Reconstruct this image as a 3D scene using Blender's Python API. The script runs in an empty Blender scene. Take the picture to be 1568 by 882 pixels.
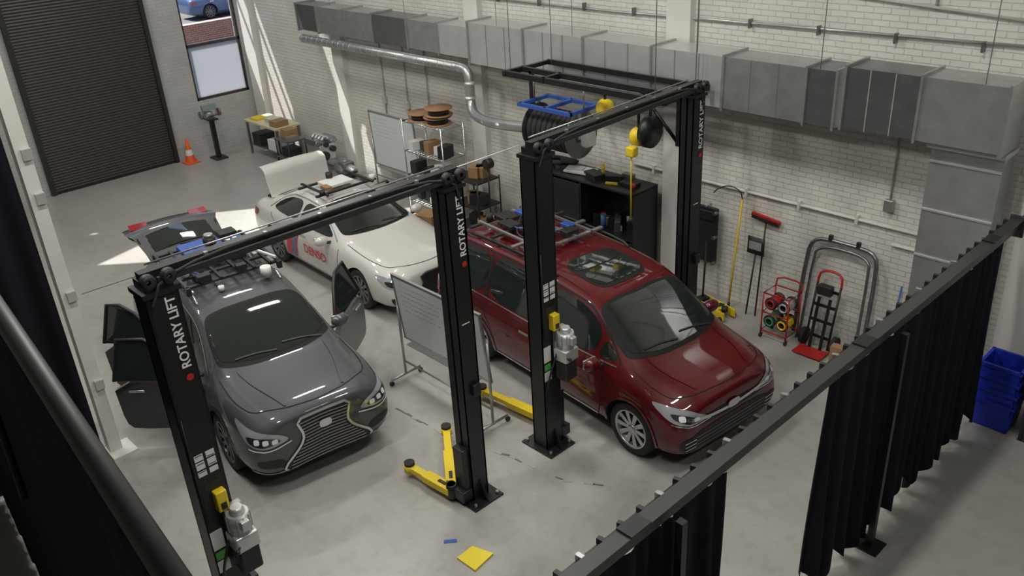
import bpy, bmesh, math, random
from mathutils import Vector, Matrix, Euler
from mathutils.bvhtree import BVHTree
random.seed(7)
scene=bpy.context.scene
COL=scene.collection
# ---------------------------------------------------------------- materials
MATS={}
def mat(name,col,rough=.5,metal=0.,coat=0.,bump=0.,bscale=40,var=0.,vscale=3,emit=None,estr=0.,spec=.5,alpha=1):
    if name in MATS: return MATS[name]
    m=bpy.data.materials.new(name); m.use_nodes=True
    nt=m.node_tree; b=nt.nodes["Principled BSDF"]
    b.inputs["Base Color"].default_value=(*col,1); b.inputs["Roughness"].default_value=rough
    b.inputs["Metallic"].default_value=metal; b.inputs["Coat Weight"].default_value=coat
    b.inputs["Coat Roughness"].default_value=.04; b.inputs["Specular IOR Level"].default_value=spec
    if emit: 
        b.inputs["Emission Color"].default_value=(*emit,1); b.inputs["Emission Strength"].default_value=estr
    if bump or var:
        tc=nt.nodes.new("ShaderNodeTexCoord"); n=nt.nodes.new("ShaderNodeTexNoise")
        nt.links.new(tc.outputs["Object"],n.inputs["Vector"]); n.inputs["Detail"].default_value=5
        if bump:
            n.inputs["Scale"].default_value=bscale
            bp=nt.nodes.new("ShaderNodeBump"); bp.inputs["Strength"].default_value=bump; bp.inputs["Distance"].default_value=.01
            nt.links.new(n.outputs["Fac"],bp.inputs["Height"]); nt.links.new(bp.outputs["Normal"],b.inputs["Normal"])
        if var:
            n2=nt.nodes.new("ShaderNodeTexNoise"); n2.inputs["Scale"].default_value=vscale; n2.inputs["Detail"].default_value=6
            nt.links.new(tc.outputs["Object"],n2.inputs["Vector"])
            mx=nt.nodes.new("ShaderNodeMix"); mx.data_type="RGBA"
            mx.inputs[6].default_value=(*[max(0,c*(1-var)) for c in col],1); mx.inputs[7].default_value=(*[min(1,c*(1+var)) for c in col],1)
            nt.links.new(n2.outputs["Fac"],mx.inputs[0]); nt.links.new(mx.outputs[2],b.inputs["Base Color"])
    MATS[name]=m; return m
def brickmat(name,c1,c2,mortar,axis,bs=.6,rough=.6):
    m=bpy.data.materials.new(name); m.use_nodes=True; nt=m.node_tree; b=nt.nodes["Principled BSDF"]
    b.inputs["Roughness"].default_value=rough
    tc=nt.nodes.new("ShaderNodeTexCoord"); sp=nt.nodes.new("ShaderNodeSeparateXYZ"); cb=nt.nodes.new("ShaderNodeCombineXYZ")
    nt.links.new(tc.outputs["Object"],sp.inputs[0]); nt.links.new(sp.outputs[axis],cb.inputs[0]); nt.links.new(sp.outputs[2],cb.inputs[1])
    br=nt.nodes.new("ShaderNodeTexBrick"); nt.links.new(cb.outputs[0],br.inputs["Vector"])
    br.inputs["Color1"].default_value=(*c1,1); br.inputs["Color2"].default_value=(*c2,1); br.inputs["Mortar"].default_value=(*mortar,1)
    br.inputs["Scale"].default_value=1; br.inputs["Brick Width"].default_value=.22; br.inputs["Row Height"].default_value=.075
    br.inputs["Mortar Size"].default_value=.007; br.inputs["Mortar Smooth"].default_value=.4
    nz=nt.nodes.new("ShaderNodeTexNoise"); nz.inputs["Scale"].default_value=1.3; nz.inputs["Detail"].default_value=8; nt.links.new(tc.outputs["Object"],nz.inputs["Vector"])
    rp=nt.nodes.new("ShaderNodeMapRange"); rp.inputs[1].default_value=.3; rp.inputs[2].default_value=.75; rp.inputs[3].default_value=.86; rp.inputs[4].default_value=1.04
    nt.links.new(nz.outputs["Fac"],rp.inputs[0])
    mx=nt.nodes.new("ShaderNodeMix"); mx.data_type="RGBA"; mx.blend_type="MULTIPLY"; mx.inputs[0].default_value=1
    nt.links.new(br.outputs["Color"],mx.inputs[6]); nt.links.new(rp.outputs[0],mx.inputs[7]); nt.links.new(mx.outputs[2],b.inputs["Base Color"])
    bp=nt.nodes.new("ShaderNodeBump"); bp.invert=True; bp.inputs["Strength"].default_value=bs; bp.inputs["Distance"].default_value=.012
    nt.links.new(br.outputs["Fac"],bp.inputs["Height"]); nt.links.new(bp.outputs["Normal"],b.inputs["Normal"])
    return m
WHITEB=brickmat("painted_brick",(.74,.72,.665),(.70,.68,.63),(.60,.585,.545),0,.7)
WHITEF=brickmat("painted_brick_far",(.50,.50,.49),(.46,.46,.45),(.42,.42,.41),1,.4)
REDB=brickmat("red_brick",(.30,.12,.08),(.24,.09,.06),(.4,.36,.32),1,.5)
WPAINT=mat("white_paint",(.68,.665,.625),.55,var=.06)
BLACKM=mat("black_powdercoat",(.011,.011,.012),.38)
BLACKP=mat("black_plastic",(.018,.018,.019),.5)
RUBBER=mat("rubber",(.018,.018,.018),.75)
DARK=mat("dark_void",(.004,.004,.004),.9)
GALV=mat("galvanized",(.47,.48,.48),.34,.75,var=.25,vscale=5)
GALV2=mat("galvanized_dark",(.25,.255,.26),.32,.8,var=.3,vscale=4)
GALV3=mat("galvanized_light",(.62,.63,.62),.36,.6,var=.15,vscale=4)
STEEL=mat("steel",(.45,.45,.45),.35,.8)
CHROME=mat("chrome",(.72,.73,.75),.25,.9)
YEL=mat("safety_yellow",(.75,.55,.02),.45)
YELD=mat("mat_yellow",(.78,.62,.03),.6)
REDM=mat("red_paint",(.45,.02,.02),.4)
BLUEM=mat("blue_paint",(.03,.09,.36),.4)
BLUEP=mat("blue_bin_plastic",(.012,.03,.42),.45)
ORANGE=mat("cone_orange",(.75,.12,.03),.5)
CURT=mat("black_velour",(.012,.010,.016),.95,bump=.3,bscale=200,spec=.2)
GLASS=mat("car_glass",(.014,.020,.018),.04,0,1.,spec=.8)
CARD=mat("cardboard",(.30,.18,.09),.8,var=.1)
WOOD=mat("spool_wood",(.36,.2,.1),.7,var=.2)
WBRD=mat("whiteboard_surface",(.62,.66,.66),.2)
PAPER=mat("paper_white",(.7,.7,.68),.6)
GREENL=mat("green_label",(.1,.4,.1),.5)
# ---------------------------------------------------------------- mesh builder
class MB:
    def __init__(s,name): s.name=name; s.bm=bmesh.new(); s.mats=[]
    def mi(s,m):
        if m not in s.mats: s.mats.append(m)
        return s.mats.index(m)
    def _fin(s,faces,m,smooth=False):
        i=s.mi(m)
        for f in faces: f.material_index=i; f.smooth=smooth
    def box(s,c,size,m,rot=None,bev=0):
        r=bmesh.ops.create_cube(s.bm,size=1); vs=r["verts"]
        M=Matrix.Translation(c)@((rot if isinstance(rot,Matrix) else Euler(rot).to_matrix().to_4x4()) if rot is not None else Matrix())@Matrix.Diagonal((*size,1))
        bmesh.ops.transform(s.bm,matrix=M,verts=vs)
        fs=list({f for v in vs for f in v.link_faces})
        s._fin(fs,m)
        if bev:
            es=list({e for v in vs for e in v.link_edges})
            rr=bmesh.ops.bevel(s.bm,geom=es,offset=bev,segments=2,profile=.5,affect='EDGES')
            s._fin(rr["faces"],m,True)
        return s
    def cyl(s,p0,p1,r,m,seg=12,r2=None,smooth=True,caps=True):
        p0=Vector(p0);p1=Vector(p1);d=p1-p0;L=d.length
        if L<1e-6: return s
        rr=bmesh.ops.create_cone(s.bm,cap_ends=caps,segments=seg,radius1=r,radius2=r if r2 is None else r2,depth=L)
        M=Matrix.Translation((p0+p1)/2)@d.to_track_quat('Z','Y').to_matrix().to_4x4()
        bmesh.ops.transform(s.bm,matrix=M,verts=rr["verts"])
        fs=list({f for v in rr["verts"] for f in v.link_faces}); s._fin(fs,m)
        if smooth:
            for f in fs: f.smooth=len(f.verts)==4
        return s
    def tube(s,pts,r,m,seg=8,sub=0,closed=False):
        P=[Vector(p) for p in pts]
        for _ in range(sub):
            Q=[] if closed else [P[0]]
            n=len(P)
            for i in range(n if closed else n-1):
                a=P[i];b=P[(i+1)%n]; Q+= [a*.75+b*.25,a*.25+b*.75]
            if not closed: Q.append(P[-1])
            P=Q
        rings=[]; n=len(P); up=Vector((0,0,1)); prev=None
        for i in range(n):
            if closed: t=(P[(i+1)%n]-P[i-1])
            else: t=(P[min(i+1,n-1)]-P[max(i-1,0)])
            t.normalize()
            if prev is None:
                a=t.cross(up); 
                if a.length<.05: a=t.cross(Vector((1,0,0)))
            else: a=prev-t*prev.dot(t)
            a.normalize(); prev=a; b=t.cross(a)
            rings.append([s.bm.verts.new(P[i]+(a*math.cos(q)+b*math.sin(q))*r) for q in [2*math.pi*k/seg for k in range(seg)]])
        fs=[]
        for i in range(n if closed else n-1):
            A=rings[i];B=rings[(i+1)%n]
            for k in range(seg): fs.append(s.bm.faces.new((A[k],A[(k+1)%seg],B[(k+1)%seg],B[k])))
        s._fin(fs,m,True)
        if not closed:
            c=[s.bm.faces.new(rings[0][::-1]),s.bm.faces.new(rings[-1])]; s._fin(c,m)
        return s
    def poly(s,pts,m,smooth=False):
        f=s.bm.faces.new([s.bm.verts.new(p) for p in pts]); s._fin([f],m,smooth); return s
    def prism(s,pts,ext,m):
        e=Vector(ext);a=[s.bm.verts.new(p) for p in pts];b=[s.bm.verts.new(Vector(p)+e) for p in pts];n=len(a)
        fs=[s.bm.faces.new(a[::-1]),s.bm.faces.new(b)]+[s.bm.faces.new((a[i],a[(i+1)%n],b[(i+1)%n],b[i])) for i in range(n)]
        s._fin(fs,m); bmesh.ops.recalc_face_normals(s.bm,faces=fs); return s
    def lathe(s,prof,m,M=Matrix(),seg=32,smooth=True):
        rings=[]
        for r,h in prof: rings.append([s.bm.verts.new(M@Vector((r*math.cos(q),r*math.sin(q),h))) for q in [2*math.pi*k/seg for k in range(seg)]])
        fs=[]
        for A,B in zip(rings,rings[1:]):
            for k in range(seg): fs.append(s.bm.faces.new((A[k],A[(k+1)%seg],B[(k+1)%seg],B[k])))
        s._fin(fs,m,smooth)
        return s
    def ball(s,c,size,m,rot=None,seg=16):
        rr=bmesh.ops.create_uvsphere(s.bm,u_segments=seg,v_segments=seg//2,radius=1)
        M=Matrix.Translation(c)@(Euler(rot).to_matrix().to_4x4() if rot is not None else Matrix())@Matrix.Diagonal((*size,1))
        bmesh.ops.transform(s.bm,matrix=M,verts=rr["verts"])
        s._fin({f for v in rr["verts"] for f in v.link_faces},m,True); return s
    def grid(s,P,m,smooth=True):
        V=[[s.bm.verts.new(p) for p in row] for row in P]; fs=[]
        for i in range(len(V)-1):
            for j in range(len(V[0])-1): fs.append(s.bm.faces.new((V[i][j],V[i+1][j],V[i+1][j+1],V[i][j+1])))
        s._fin(fs,m,smooth); return s
    def out(s,parent=None,matrix=None,solid=0):
        me=bpy.data.meshes.new(s.name); s.bm.to_mesh(me); s.bm.free()
        for m in s.mats: me.materials.append(m)
        o=bpy.data.objects.new(s.name,me); COL.objects.link(o)
        if parent: o.parent=parent
        if matrix is not None: o.matrix_local=matrix
        if solid:
            md=o.modifiers.new("s","SOLIDIFY"); md.thickness=solid
        return o
def empty(name,loc=(0,0,0),rz=0):
    e=bpy.data.objects.new(name,None); COL.objects.link(e); e.location=loc; e.rotation_euler=(0,0,rz); e.empty_display_size=.2; return e
def text(body,size,m,M,parent,name="label_text",ext=.001,align='CENTER'):
    c=bpy.data.curves.new(name,"FONT"); c.body=body; c.size=size; c.extrude=ext; c.align_x=align; c.align_y='CENTER'; c.offset=.0018*size/.1
    c.materials.append(m); o=bpy.data.objects.new(name,c); COL.objects.link(o); o.parent=parent; o.matrix_local=M; return o
# ---------------------------------------------------------------- room shell
XF=-21.25; YW=10.7; ZC=8.0; XR=3.0; YL=-3.0
fm=bpy.data.materials.new("epoxy_floor"); fm.use_nodes=True; nt=fm.node_tree; b=nt.nodes["Principled BSDF"]
tc=nt.nodes.new("ShaderNodeTexCoord")
n1=nt.nodes.new("ShaderNodeTexNoise"); n1.inputs["Scale"].default_value=.55; n1.inputs["Detail"].default_value=9; n1.inputs["Roughness"].default_value=.62
n2=nt.nodes.new("ShaderNodeTexNoise"); n2.inputs["Scale"].default_value=6; n2.inputs["Detail"].default_value=8
for n in(n1,n2): nt.links.new(tc.outputs["Object"],n.inputs["Vector"])
cr=nt.nodes.new("ShaderNodeValToRGB"); cr.color_ramp.elements[0].position=.3; cr.color_ramp.elements[0].color=(.31,.30,.28,1); cr.color_ramp.elements[1].position=.62; cr.color_ramp.elements[1].color=(.385,.375,.35,1)
nt.links.new(n1.outputs["Fac"],cr.inputs[0])
c2=nt.nodes.new("ShaderNodeValToRGB"); c2.color_ramp.elements[0].position=.28; c2.color_ramp.elements[0].color=(.88,.87,.86,1); c2.color_ramp.elements[1].position=.5; c2.color_ramp.elements[1].color=(1,1,1,1)
nt.links.new(n2.outputs["Fac"],c2.inputs[0])
mx=nt.nodes.new("ShaderNodeMix"); mx.data_type="RGBA"; mx.blend_type="MULTIPLY"; mx.inputs[0].default_value=1
nt.links.new(cr.outputs[0],mx.inputs[6]); nt.links.new(c2.outputs[0],mx.inputs[7]); nt.links.new(mx.outputs[2],b.inputs["Base Color"])
rr=nt.nodes.new("ShaderNodeMapRange"); rr.inputs[3].default_value=.22; rr.inputs[4].default_value=.44; nt.links.new(n1.outputs["Fac"],rr.inputs[0]); nt.links.new(rr.outputs[0],b.inputs["Roughness"])
MB("floor").box(((XF+XR)/2,(YW+YL)/2,-.1),(XR-XF+.4,YW-YL+.4,.2),fm).out()
MB("wall_brick").box(((XF+XR)/2,YW+.15,ZC/2),(XR-XF+.4,.3,ZC),WHITEB).out()
wy0,wy1,wz0,wz1=9.09,10.55,1.32,6.2
w=MB("wall_far")
xw=XF-.15
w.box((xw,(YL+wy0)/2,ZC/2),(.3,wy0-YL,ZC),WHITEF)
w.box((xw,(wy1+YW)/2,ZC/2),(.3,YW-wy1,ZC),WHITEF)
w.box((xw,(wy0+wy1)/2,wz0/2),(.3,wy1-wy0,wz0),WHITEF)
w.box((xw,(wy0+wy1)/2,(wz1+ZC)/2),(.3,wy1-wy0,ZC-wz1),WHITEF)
w.out()
MB("wall_left").box(((XF+XR)/2,YL-.15,ZC/2),(XR-XF,.3,ZC),WHITEB).out()
MB("wall_rear").box((XR+.15,(YW+YL)/2,ZC/2),(.3,YW-YL,ZC),WHITEF).out()
sd=Vector((.36,.28,-.89)).normalized()
def toceil(p):
    p=Vector(p); t=(ZC-p.z)/-sd.z; return p-sd*t
holes=[[toceil(p) for p in [(-16.35,4.35,0),(-17.2,7.0,0),(-16.4,8.1,0),(-15.3,7.4,0),(-15.2,5.6,0)]],
       [toceil(p) for p in [(-17.8,YW,3.1),(-17.0,YW,2.9),(-15.9,YW,0),(-16.6,YW,0)]],
       [toceil(p) for p in [(-18.75,4.5,0),(-18.2,4.6,0),(-17.9,5.0,0),(-18.5,4.9,0)]],
       [toceil(p) for p in [(-14.4,8.7,0),(-13.6,8.7,0),(-13.0,10.0,0),(-14.0,10.0,0)]]]
ce=MB("ceiling").box(((XF+XR)/2,(YW+YL)/2,ZC+.05),(XR-XF+.4,YW-YL+.4,.1),WPAINT).out()
cut=MB("skylight_cutter")
for h in holes: cut.prism([(p.x,p.y,ZC-.5) for p in h],(0,0,1),WPAINT)
co=cut.out(); md=ce.modifiers.new("b","BOOLEAN"); md.object=co; md.operation='DIFFERENCE'; md.solver='EXACT'
bpy.context.view_layer.update(); dg=bpy.context.evaluated_depsgraph_get()
me=bpy.data.meshes.new_from_object(ce.evaluated_get(dg)); ce.modifiers.clear(); ce.data=me; bpy.data.objects.remove(co)
for i,(x,wd) in enumerate(((-7.75,.42),(-12.3,.38),(-16.9,.4),(-20.9,.5),(-2.6,.5))):
    MB("trim_%d"%(i+1)).box((x,YW-.06,ZC/2),(wd,.13,ZC),WPAINT).out()
d=MB("door_1")
dy0,dy1,dh=5.24,8.2,5.2
BROWN=mat("door_brown",(.048,.043,.040),.5,.2)
nsl=int(dh/.065); P=[]
for i in range(nsl*4+1):
    z=dh*i/(nsl*4); ph=(i%4)/4
    x=XF+.06+.012*math.cos(2*math.pi*ph)
    P.append([(x,dy0,z),(x,dy1,z)])
d.grid(P,BROWN)
d.box((XF+.06,(dy0+dy1)/2,.03),(.05,dy1-dy0,.06),BLACKM)
for y in(dy0,dy1): d.box((XF+.07,y,dh/2),(.13,.1,dh),BLACKP)
d.out()
w=MB("window_1"); FR=mat("window_frame_dark",(.035,.03,.028),.4)
xm=XF-.1
for y in(wy0+.03,wy1-.03): w.box((xm,y,(wz0+wz1)/2),(.09,.06,wz1-wz0),FR)
for z in(wz0+.03,2.66,4.2,5.2,wz1-.03): w.box((xm,(wy0+wy1)/2,z),(.09,wy1-wy0,.07),FR)
fr=bpy.data.materials.new("frosted_pane"); fr.use_nodes=True; n_=fr.node_tree; n_.nodes.remove(n_.nodes["Principled BSDF"])
tr=n_.nodes.new("ShaderNodeBsdfTranslucent"); tr.inputs[0].default_value=(.56,.57,.58,1); n_.links.new(tr.outputs[0],n_.nodes["Material Output"].inputs[0])
w.box((xm,(wy0+wy1)/2,(wz0+2.66)/2),(.01,wy1-wy0-.1,2.66-wz0-.08),fr)
w.out()
ASPH=mat("asphalt",(.16,.15,.15),.9,var=.2)
MB("street_ground").box((-46,6,-.12),(48,60,.2),ASPH).out()
MB("street_wall").box((-33,12,.6),(.4,24,1.5),REDB).out()
MB("street_building").box((-62,12,6),(.5,50,12),REDB).out()
# ---------------------------------------------------------------- lights
sun=bpy.data.lights.new("sun","SUN"); sun.energy=8; sun.angle=.01; sun.color=(1,.97,.92)
so=bpy.data.objects.new("sun",sun); COL.objects.link(so); so.rotation_euler=sd.to_track_quat('-Z','Y').to_euler()
LEM=mat("lamp_diffuser",(1,1,1),.5,emit=(1,.98,.94),estr=3)
LP=118
for i,(x,y) in enumerate([(-3.5,2.2),(-3.5,6.6),(-7.5,2.2),(-7.5,6.6),(-11.5,2.2),(-11.5,6.6),(-15.5,2.6),(-15.5,7.0),(-19.6,6.6),(.8,6)]):
    f=MB("ceiling_light"); f.box((x,y,7.56),(.34,1.3,.06),WPAINT); f.box((x,y,7.525),(.28,1.22,.01),LEM)
    for dy in(-.5,.5): f.cyl((x,y+dy,7.59),(x,y+dy,8.0),.008,STEEL,6)
    f.out()
    l=bpy.data.lights.new("ceiling_lamp","AREA"); l.shape="RECTANGLE"; l.size=.3; l.size_y=1.2; l.energy=LP; l.color=(1,.975,.92)
    if i>5: l.energy=LP*.6
    o=bpy.data.objects.new("ceiling_lamp",l); COL.objects.link(o); o.location=(x,y,7.5)
wd=bpy.data.worlds.new("w"); scene.world=wd; wd.use_nodes=True
bg=wd.node_tree.nodes["Background"]; bg.inputs[0].default_value=(.62,.75,1,1); bg.inputs[1].default_value=1.0
# ---------------------------------------------------------------- vehicles
def ring(st):
    x,zb,zs,zr,zt,wb,wm,ws,wt=st
    hgt=zs-zb
    g=(ws-.03,zs+.03)
    h=[(0,zb),(wb*.88,zb),(wb,zb+.06*min(1,hgt/.4)),(wm,zb+hgt*.38),(wm,zb+hgt*.68),(ws+.012,zs-.03),g,
       ((g[0]+wt)/2+.022,(g[1]+zr)/2+.005),(wt+.015,zr-.015),(wt-.05,zr+(zt-zr)*.45),(wt*.5,zt-(zt-zr)*.15),(0,zt)]
    full=[(y,z) for y,z in h]+[(-y,z) for y,z in h[-2:0:-1]]
    return [(x,y,z) for y,z in full]
def chaikin(P,n=2,closed=True):
    for _ in range(n):
        Q=[];L=len(P)
        for i in range(L if closed else L-1):
            a=P[i];b=P[(i+1)%L]; Q+=[(a[0]*.8+b[0]*.2,a[1]*.8+b[1]*.2),(a[0]*.2+b[0]*.8,a[1]*.2+b[1]*.8)]
        P=Q if closed else [P[0]]+Q+[P[-1]]
    return P
class Car:
    def __init__(s,name,paint,stations,wheels_x,track,wr,loc,ang,spoke=(10,None,None),xc=1.6):
        s.root=empty(name,loc,ang); s.paint=paint; s.xc=xc; s.wx=wheels_x; s.wr=wr
        bm=bmesh.new(); R=[[bm.verts.new(p) for p in ring(st)] for st in stations]
        n=len(R[0])
        for A,B in zip(R,R[1:]):
            for k in range(n): bm.faces.new((A[k],A[(k+1)%n],B[(k+1)%n],B[k]))
        bm.faces.new(R[0]); bm.faces.new(R[-1][::-1])
        bmesh.ops.recalc_face_normals(bm,faces=bm.faces)
        me=bpy.data.meshes.new("body"); bm.to_mesh(me); bm.free(); me.materials.append(paint)
        o=bpy.data.objects.new("body",me); COL.objects.link(o)
        md=o.modifiers.new("s","SUBSURF"); md.levels=3; md.render_levels=3
        bpy.context.view_layer.update(); dg=bpy.context.evaluated_depsgraph_get()
        m2=bpy.data.meshes.new_from_object(o.evaluated_get(dg)); o.modifiers.clear(); o.data=m2
        bb=bmesh.new(); bb.from_mesh(m2); s.bvh=BVHTree.FromBMesh(bb); bb.free()
        c=MB("cut")
        for wx in wheels_x:
            for sg in(-1,1): c.cyl((wx,sg*(track-.26),wr),(wx,sg*(track+.3),wr),wr+.045,DARK,40)
        cc=c.out()
        md=o.modifiers.new("b","BOOLEAN"); md.object=cc; md.operation='DIFFERENCE'; md.solver='EXACT'
        try: md.material_mode='TRANSFER'
        except Exception: pass
        bpy.context.view_layer.update(); dg=bpy.context.evaluated_depsgraph_get()
        m3=bpy.data.meshes.new_from_object(o.evaluated_get(dg)); o.modifiers.clear(); o.data=m3; bpy.data.objects.remove(cc)
        for p in m3.polygons: p.use_smooth=True
        m3.set_sharp_from_angle(angle=math.radians(40))
        o.parent=s.root; s.body=o
        for wx in wheels_x:
            for sg in(-1,1): s.wheel(wx,sg,track,wr,spoke)
        s.bits=MB("trim_details")
    def arches(s,w,m,off):
        for wx in s.wx:
            pts=[(wx+(s.wr+.045+w/2)*math.cos(a),s.wr+(s.wr+.045+w/2)*math.sin(a)) for a in [math.radians(-8+k*196/24) for k in range(25)]]
            pts=[p for p in pts if p[1]>.27]
            s.sidelines(pts,w,m,off=off,n=0)
    def wheel(s,wx,sg,track,wr,spoke):
        w=MB("wheel"); M=Matrix.Translation((wx,sg*(track),wr))@Euler((-sg*math.pi/2,0,0)).to_matrix().to_4x4()
        t=.2; rr=wr*.72
        w.lathe([(rr,-t),(wr*.93,-t),(wr,-t+.03),(wr,-.03),(wr*.95,-.004),(rr+.01,0),(rr,-.01)],RUBBER,M,40)
        rim=spoke[1] or STEEL; dk=spoke[2] or GALV2
        w.lathe([(rr+.003,-.004),(rr-.012,.0),(rr-.02,-.02),(rr-.03,-.12),(.05,-.12)],rim,M,40)
        w.lathe([(rr-.03,-.115),(.02,-.115)],DARK,M,24)
        w.lathe([(.15,-.09),(.15,-.085),(.02,-.085)],STEEL,M,24)
        ns=spoke[0]
        for k in range(ns):
            a=2*math.pi*k/ns
            Rm=M@Matrix.Rotation(a,4,'Z')
            h0,h1=.032,.020
            pts=[(.04,-h1,-.03),(rr-.015,-h0,-.018),(rr-.015,h0,-.018),(.04,h1,-.03)]
            low=[(p[0],p[1]*1.3,p[2]-.05) for p in pts]
            V=[w.bm.verts.new(Rm@Vector(p)) for p in pts+low]
            fs=[w.bm.faces.new((V[0],V[1],V[2],V[3]))]; w._fin(fs,rim)
            fs=[w.bm.faces.new((V[i],V[(i+1)%4],V[4+(i+1)%4],V[4+i])) for i in range(4)]; w._fin(fs,dk)
        w.lathe([(.06,-.03),(.055,-.015),(.03,-.01),(.001,-.01)],rim,M,16)
        o=w.out(s.root)
    def view(s,kind):
        if kind=='front': return Vector((3.5,0,0)),Vector((0,1,0)),Vector((0,0,1)),Vector((-1,0,0))
        if kind=='rear': return Vector((-3.5,0,0)),Vector((0,1,0)),Vector((0,0,1)),Vector((1,0,0))
        if kind=='R': return Vector((0,-2,0)),Vector((1,0,0)),Vector((0,0,1)),Vector((0,1,0))
        if kind=='L': return Vector((0,2,0)),Vector((1,0,0)),Vector((0,0,1)),Vector((0,-1,0))
        if kind=='top': return Vector((0,0,3)),Vector((1,0,0)),Vector((0,1,0)),Vector((0,0,-1))
        if kind[0]=='c':
            sg=-1 if kind[1]=='R' else 1; a=math.radians(float(kind[2:])); D=-Vector((math.cos(a),sg*math.sin(a),0))
            return Vector((s.xc,0,0))-D*4,Vector((-math.sin(a),sg*math.cos(a),0)),Vector((0,0,1)),D
    def patch(s,kind,P,m,off=.004,mb=None,res=.05,smooth_n=2,round_=True):
        mb=mb or s.bits
        if round_ and smooth_n: P=chaikin(P,smooth_n)
        O,U,V,D=s.view(kind)
        t=bmesh.new()
        try: t.faces.new([t.verts.new((u,v,0)) for u,v in P])
        except Exception: t.free(); return
        us=[p[0] for p in P];vs=[p[1] for p in P]
        bmesh.ops.triangulate(t,faces=t.faces[:])
        for ax,lo,hi in((0,min(us),max(us)),(1,min(vs),max(vs))):
            k=max(1,int((hi-lo)/res))
            for i in range(1,k):
                c=lo+(hi-lo)*i/k; no=(1,0,0) if ax==0 else (0,1,0); cp=(c,0,0) if ax==0 else(0,c,0)
                bmesh.ops.bisect_plane(t,geom=t.verts[:]+t.edges[:]+t.faces[:],dist=1e-5,plane_co=cp,plane_no=no)
        mp={}
        for v in t.verts:
            h=s.bvh.ray_cast(O+U*v.co.x+V*v.co.y,D)
            if h[0] is not None:
                nn=h[1] if h[1].dot(D)<0 else -h[1]
                mp[v]=(h[0]+nn*off,nn)
        nv={}
        fs=[]
        for f in t.faces:
            if all(v in mp for v in f.verts):
                for v in f.verts:
                    if v not in nv: nv[v]=mb.bm.verts.new(mp[v][0])
                try: g=mb.bm.faces.new([nv[v] for v in f.verts])
                except Exception: continue
                g.normal_update()
                if g.normal.dot(D)>0: g.normal_flip()
                fs.append(g)
        mb._fin(fs,m,True); t.free()
    def line(s,kind,P,w,m,off=.005,mb=None,closed=False,n=2):
        mb=mb or s.bits
        if n: P=chaikin(P,n,closed)
        O,U,V,D=s.view(kind)
        Q=[]
        L=len(P)
        for i in range(L if closed else L-1):
            a=Vector(P[i]);b=Vector(P[(i+1)%L]);k=max(1,int((b-a).length/.06))
            Q+=[a+(b-a)*j/k for j in range(k)]
        if not closed:Q.append(Vector(P[-1]))
        prev=None;fs=[]
        N=len(Q)
        for i in range(N+(1 if closed else 0)):
            q=Q[i%N]; t=(Q[(i+1)%N]-Q[i-1]) if closed else Q[min(i+1,N-1)]-Q[max(i-1,0)]
            if t.length<1e-6: continue
            t.normalize(); nn=Vector((-t.y,t.x))*w/2; cur=[]
            for e in(q+nn,q-nn):
                h=s.bvh.ray_cast(O+U*e.x+V*e.y,D)
                if h[0] is None: cur=None;break
                no=h[1] if h[1].dot(D)<0 else -h[1]
                cur.append(mb.bm.verts.new(h[0]+no*off))
            if cur and prev:
                g=mb.bm.faces.new((prev[0],cur[0],cur[1],prev[1])); g.normal_update()
                if g.normal.dot(D)>0: g.normal_flip()
                fs.append(g)
            prev=cur
        mb._fin(fs,m,True)
    def sides(s,P,m,**k):
        for kd in('R','L'): s.patch(kd,P,m,**k)
    def sidelines(s,P,w,m,**k):
        for kd in('R','L'): s.line(kd,P,w,m,**k)
    def top(s,x,y):
        h=s.bvh.ray_cast(Vector((x,y,3)),Vector((0,0,-1))); return h[0].z if h[0] else 1
    def mirrors(s,x,y,z,m):
        for sg in(-1,1):
            b=s.bits
            b.ball((x-.02,sg*(y+.13),z),(.075,.125,.085),m)
            b.box((x-.075,sg*(y+.13),z),(.02,.19,.12),CHROME,bev=.006)
            b.cyl((x,sg*(y-.04),z-.06),(x,sg*(y+.1),z-.03),.025,BLACKP,8)
SEAM=mat("seam_black",(.003,.003,.003),.8)
HEADL=mat("headlamp_lens",(.42,.44,.46),.08,.3,1.)
HEADD=mat("headlamp_dark",(.04,.042,.045),.1,.3,1.)
LEDW=mat("led_white",(.85,.88,.9),.1,0,1.)
TAILR=mat("tail_red",(.25,.005,.008),.15,0,1.)
def wipers(c,x0,w=.5):
    for y0 in(-.02,.58):
        pts=[(x0-.02,y0),(x0-.07,y0-.25),(x0-.09,y0-w)]
        c.line('top',pts,.018,BLACKP,off=.02)
# --- red minivan
REDP=mat("minivan_paint_red",(.088,.0025,.005),.45,0,1.,spec=.25)
van_st=[(2.22,.24,.60,.76,.81,.66,.76,.71,.54),(2.19,.22,.64,.81,.86,.78,.86,.81,.60),(2.06,.20,.76,.90,.95,.89,.945,.90,.66),
(1.86,.20,.84,.96,1.01,.94,.975,.92,.71),(1.62,.20,.89,1.01,1.06,.95,.985,.93,.74),(1.42,.20,.92,1.05,1.10,.95,.985,.93,.75),
(1.03,.20,.97,1.31,1.36,.95,.985,.93,.735),(.62,.20,.99,1.565,1.61,.95,.985,.93,.70),(.1,.20,1.0,1.67,1.715,.95,.985,.93,.705),
(-.8,.20,1.01,1.695,1.745,.95,.985,.93,.71),(-1.6,.20,1.02,1.69,1.74,.95,.985,.93,.705),(-2.25,.22,1.03,1.66,1.71,.94,.975,.925,.70),
(-2.45,.26,1.01,1.52,1.57,.92,.96,.91,.69),(-2.56,.28,.98,1.18,1.23,.88,.92,.88,.70),(-2.61,.34,.74,.88,.92,.76,.82,.78,.62)]
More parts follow.
